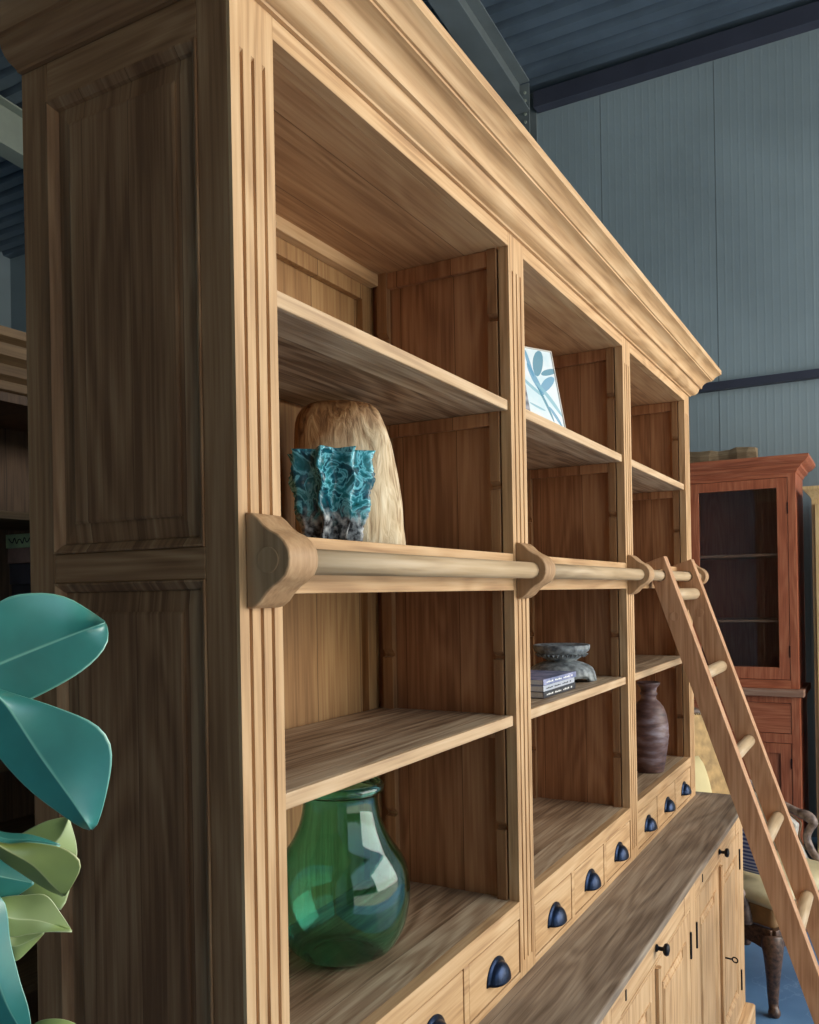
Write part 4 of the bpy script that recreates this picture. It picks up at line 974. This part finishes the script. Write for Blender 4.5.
# ------------------------------------------------------------------ foreground plant
def leafmat(name, top, edge, rough=0.35):
    m, n, l, b = mat_base(name)
    tc = n.new('ShaderNodeTexCoord'); k = n.new('ShaderNodeTexNoise'); k.inputs['Scale'].default_value = 22; k.inputs['Detail'].default_value = 3
    l.new(tc.outputs['Object'], k.inputs['Vector'])
    c = ramp(n, l, k.outputs['Fac'], [(0.3, tuple(x*0.8 for x in top)), (0.7, tuple(min(1, x*1.2) for x in top))])
    at = n.new('ShaderNodeAttribute'); at.attribute_name = 'rim'
    c = mixc(n, l, at.outputs['Fac'], c, edge)
    l.new(c, b.inputs['Base Color']); b.inputs['Roughness'].default_value = rough; b.inputs['Specular IOR Level'].default_value = 0.8; b.inputs['Coat Weight'].default_value = 0.7; b.inputs['Coat Roughness'].default_value = 0.3
    return m
green = leafmat('deep_green_leaf', S(46, 126, 114), S(130, 190, 166))
lime = leafmat('lime_green_leaf', S(150, 168, 98), S(196, 204, 150), 0.45)
olive = leafmat('olive_leaf', S(124, 138, 66), S(190, 192, 130), 0.4)
LEAVES = [
    ('1', [(-0.4271, -0.0845, 1.5917), (-0.4116, -0.09, 1.6326), (-0.3888, -0.1084, 1.6595), (-0.3693, -0.121, 1.6649), (-0.3512, -0.131, 1.6616), (-0.3354, -0.137, 1.6515), (-0.3216, -0.1395, 1.6419)], [(-0.4271, -0.0845, 1.5917), (-0.4071, -0.0996, 1.6056), (-0.3903, -0.1092, 1.6144), (-0.3659, -0.1321, 1.6276), (-0.3391, -0.1593, 1.6422)], [(-0.4271, -0.0845, 1.5917), (-0.4093, -0.1022, 1.582), (-0.3945, -0.1143, 1.5822), (-0.3788, -0.1283, 1.5888), (-0.3589, -0.1497, 1.6042), (-0.3458, -0.159, 1.6172), (-0.3373, -0.1601, 1.6285), (-0.3327, -0.1541, 1.6379), (-0.3286, -0.1474, 1.6415)], 'g'),
    ('2', [(-0.4357, -0.1508, 1.6074), (-0.4327, -0.1425, 1.5819), (-0.4206, -0.1504, 1.5555), (-0.4067, -0.1615, 1.5325), (-0.3925, -0.1732, 1.5151), (-0.3814, -0.1794, 1.5042), (-0.3734, -0.1799, 1.4999)], [(-0.4389, -0.1554, 1.6079), (-0.4249, -0.1624, 1.593), (-0.4082, -0.1742, 1.5572), (-0.3921, -0.1849, 1.525), (-0.38, -0.1887, 1.5029)], [(-0.4295, -0.1415, 1.6065), (-0.4168, -0.1564, 1.5984), (-0.4013, -0.1762, 1.5895), (-0.3857, -0.1963, 1.5779), (-0.3773, -0.2037, 1.5656), (-0.3734, -0.2028, 1.55), (-0.373, -0.1959, 1.5254), (-0.3733, -0.1878, 1.506), (-0.3727, -0.1811, 1.4999)], 'g'),
    ('3', [(-0.4142, -0.1074, 1.5066), (-0.4028, -0.1234, 1.4911), (-0.3911, -0.1397, 1.4901), (-0.3794, -0.1561, 1.4863), (-0.3725, -0.1641, 1.4792), (-0.3694, -0.1652, 1.4714), (-0.3704, -0.159, 1.4595), (-0.3722, -0.1515, 1.4493)], [(-0.4235, -0.1214, 1.5084), (-0.4089, -0.1321, 1.4917), (-0.3934, -0.1445, 1.4767), (-0.3817, -0.1499, 1.4601), (-0.3726, -0.1509, 1.4497)], [(-0.4142, -0.1073, 1.5011), (-0.401, -0.1207, 1.4798), (-0.391, -0.1283, 1.4682), (-0.3791, -0.1392, 1.4549), (-0.3695, -0.146, 1.4473)], 'o'),
    ('3b', [(-0.4048, -0.0935, 1.507), (-0.3913, -0.1074, 1.494), (-0.3775, -0.1217, 1.4901), (-0.3636, -0.1363, 1.4818)], [(-0.4142, -0.1075, 1.5087), (-0.3977, -0.1163, 1.4924), (-0.3808, -0.126, 1.4871), (-0.3636, -0.1362, 1.4807)], [(-0.4142, -0.1074, 1.5066), (-0.3999, -0.1193, 1.4895), (-0.3852, -0.1318, 1.4876), (-0.3703, -0.1447, 1.4828)], 'g'),
    ('4', [(-0.3735, -0.0575, 1.4606), (-0.3611, -0.0642, 1.4689), (-0.3493, -0.0698, 1.4759), (-0.3339, -0.0818, 1.4845), (-0.3195, -0.0921, 1.4862)], [(-0.3797, -0.0668, 1.4636), (-0.3547, -0.0908, 1.463), (-0.3374, -0.1012, 1.4736), (-0.3263, -0.1005, 1.4883)], [(-0.3735, -0.0575, 1.4606), (-0.3565, -0.0808, 1.4353), (-0.345, -0.0945, 1.4246), (-0.3364, -0.103, 1.4201), (-0.3301, -0.1073, 1.4413), (-0.3257, -0.1083, 1.4636), (-0.3263, -0.1005, 1.4879)], 'l'),
    ('5', [(-0.3844, -0.0788, 1.4363), (-0.3759, -0.0899, 1.4397), (-0.3673, -0.1011, 1.4403), (-0.3583, -0.113, 1.4393), (-0.3519, -0.1203, 1.4257), (-0.3463, -0.1262, 1.4109)], [(-0.3939, -0.0925, 1.4379), (-0.3797, -0.1007, 1.4273), (-0.3635, -0.1126, 1.4216), (-0.3463, -0.1262, 1.4106)], [(-0.3908, -0.0879, 1.431), (-0.3803, -0.0988, 1.414), (-0.3699, -0.1096, 1.4137), (-0.3602, -0.1193, 1.4135), (-0.3497, -0.1304, 1.4121)], 'l'),
    ('5b', [(-0.3677, -0.0778, 1.4103), (-0.3587, -0.0888, 1.406), (-0.35, -0.0992, 1.4063)], [(-0.371, -0.0823, 1.4115), (-0.3645, -0.0836, 1.3981), (-0.35, -0.0992, 1.4059)], [(-0.3646, -0.0733, 1.4069), (-0.362, -0.0728, 1.3921), (-0.3578, -0.0751, 1.3825), (-0.3504, -0.0832, 1.3913), (-0.3434, -0.0906, 1.4017)], 'l'),
    ('6', [(-0.4316, -0.1377, 1.4694), (-0.4225, -0.1505, 1.4639), (-0.4193, -0.1528, 1.4533), (-0.4174, -0.1528, 1.4341), (-0.4133, -0.1567, 1.4066), (-0.4094, -0.1602, 1.3857), (-0.4072, -0.1607, 1.3614)], [(-0.441, -0.1517, 1.4744), (-0.4341, -0.1511, 1.4463), (-0.4272, -0.1506, 1.4175), (-0.4186, -0.1532, 1.3881), (-0.4072, -0.1607, 1.3608)], [(-0.4316, -0.1377, 1.4694), (-0.4364, -0.1224, 1.4288), (-0.4298, -0.1273, 1.3872), (-0.4072, -0.1606, 1.3601)], 'g'),
    ('7', [(-0.3856, -0.1175, 1.341), (-0.3802, -0.1271, 1.3559), (-0.3731, -0.1397, 1.3592), (-0.3661, -0.1521, 1.3554), (-0.3609, -0.1613, 1.3452)], [(-0.3921, -0.1264, 1.3455), (-0.3816, -0.145, 1.3543), (-0.3678, -0.1695, 1.3499)], [(-0.3856, -0.1175, 1.3396), (-0.3751, -0.1362, 1.3371), (-0.3609, -0.1613, 1.3444)], 'l'),
    ('8', [(-0.3895, -0.0697, 1.4757), (-0.3766, -0.086, 1.4699), (-0.3672, -0.0958, 1.4596), (-0.36, -0.1019, 1.4479)], [(-0.3959, -0.0788, 1.464), (-0.3788, -0.0888, 1.456), (-0.36, -0.1019, 1.4471)], [(-0.3898, -0.0692, 1.4461), (-0.3769, -0.0854, 1.4356), (-0.3681, -0.0942, 1.4395), (-0.36, -0.1019, 1.4464)], 'g')]
plant = thing('rubber_plant', 'leafy plant with broad teal and lime leaves in front of the bookcase side', 'plant', (-0.441, -0.06, 0))
def leaf(name, A_, Mi, B_, mat):
    """surface lofted from left outline A_, midrib Mi, right outline B_ (room coordinates)"""
    bm = bmesh.new(); N = 22
    def rs(pl):
        s = spline(pl, 10); 
        d = [0.0]
        for i in range(1, len(s)): d.append(d[-1]+(s[i]-s[i-1]).length)
        out = []; j = 0
        for k in range(N+1):
            t = d[-1]*k/N
            while j < len(s)-2 and d[j+1] < t: j += 1
            f = (t-d[j])/max(1e-9, d[j+1]-d[j]); out.append(s[j].lerp(s[j+1], min(1, f)))
        return out
    a, m_, c = rs(A_), rs(Mi), rs(B_)
    rim = bm.verts.layers.float.new('rim'); rows = []
    for i in range(N+1):
        row = []
        for (p, q) in ((a[i], m_[i]),):
            for t in (0, 0.05, 0.25, 0.5, 0.75, 0.96): 
                v_ = bm.verts.new(p.lerp(q, t)); v_[rim] = 1.0 if t == 0 else 0.0; row.append(v_)
        v_ = bm.verts.new(m_[i]); v_[rim] = 0.9; row.append(v_)
        for t in (0.04, 0.25, 0.5, 0.75, 0.95, 1.0):
            v_ = bm.verts.new(m_[i].lerp(c[i], t)); v_[rim] = 1.0 if t == 1 else 0.0; row.append(v_)
        rows.append(row)
    for i in range(N):
        for j in range(len(rows[0])-1):
            try: bm.faces.new((rows[i][j], rows[i+1][j], rows[i+1][j+1], rows[i][j+1]))
            except ValueError: pass
    for r in rows:
        for v_ in r: v_.co -= plant.location
    o = obj('leaf', bm, mat, plant, smooth=True); s = o.modifiers.new('s', 'SOLIDIFY'); s.thickness = 0.0012; s.offset = 0
    return o
for (nm, a, m_, c, mt) in LEAVES: leaf(nm, a, m_, c, {'g': green, 'l': lime, 'o': olive}[mt])
bm = bmesh.new(); tube(bm, spline([(0, 0, 0.24), (0.01, 0.0, 0.8), (0.0, 0.01, 1.2), (0.0, 0.0, 1.66)], 6), [0.014-0.0004*i for i in range(19)], 12)
stemm = plain('plant_stem', S(84, 96, 60), 0.6)
obj('stem', bm, stemm, plant, smooth=True)
for (nm, a, m_, c, mt) in LEAVES:
    q = Vector(m_[0]) - plant.location; bm = bmesh.new()
    tube(bm, spline([(0, 0, q.z-0.05), (q.x*0.5, q.y*0.5, q.z-0.012), tuple(q)], 5), 0.003, 8); obj('leaf_stalk', bm, stemm, plant, smooth=True)
bm = bmesh.new(); lathe(bm, [(0.001, 0.0), (0.105, 0.0), (0.135, 0.25), (0.145, 0.255), (0.145, 0.28), (0.130, 0.28), (0.125, 0.245), (0.001, 0.24)], 40)
obj('planter', bm, plain('clay', S(150, 100, 76), 0.8), plant, smooth=False)
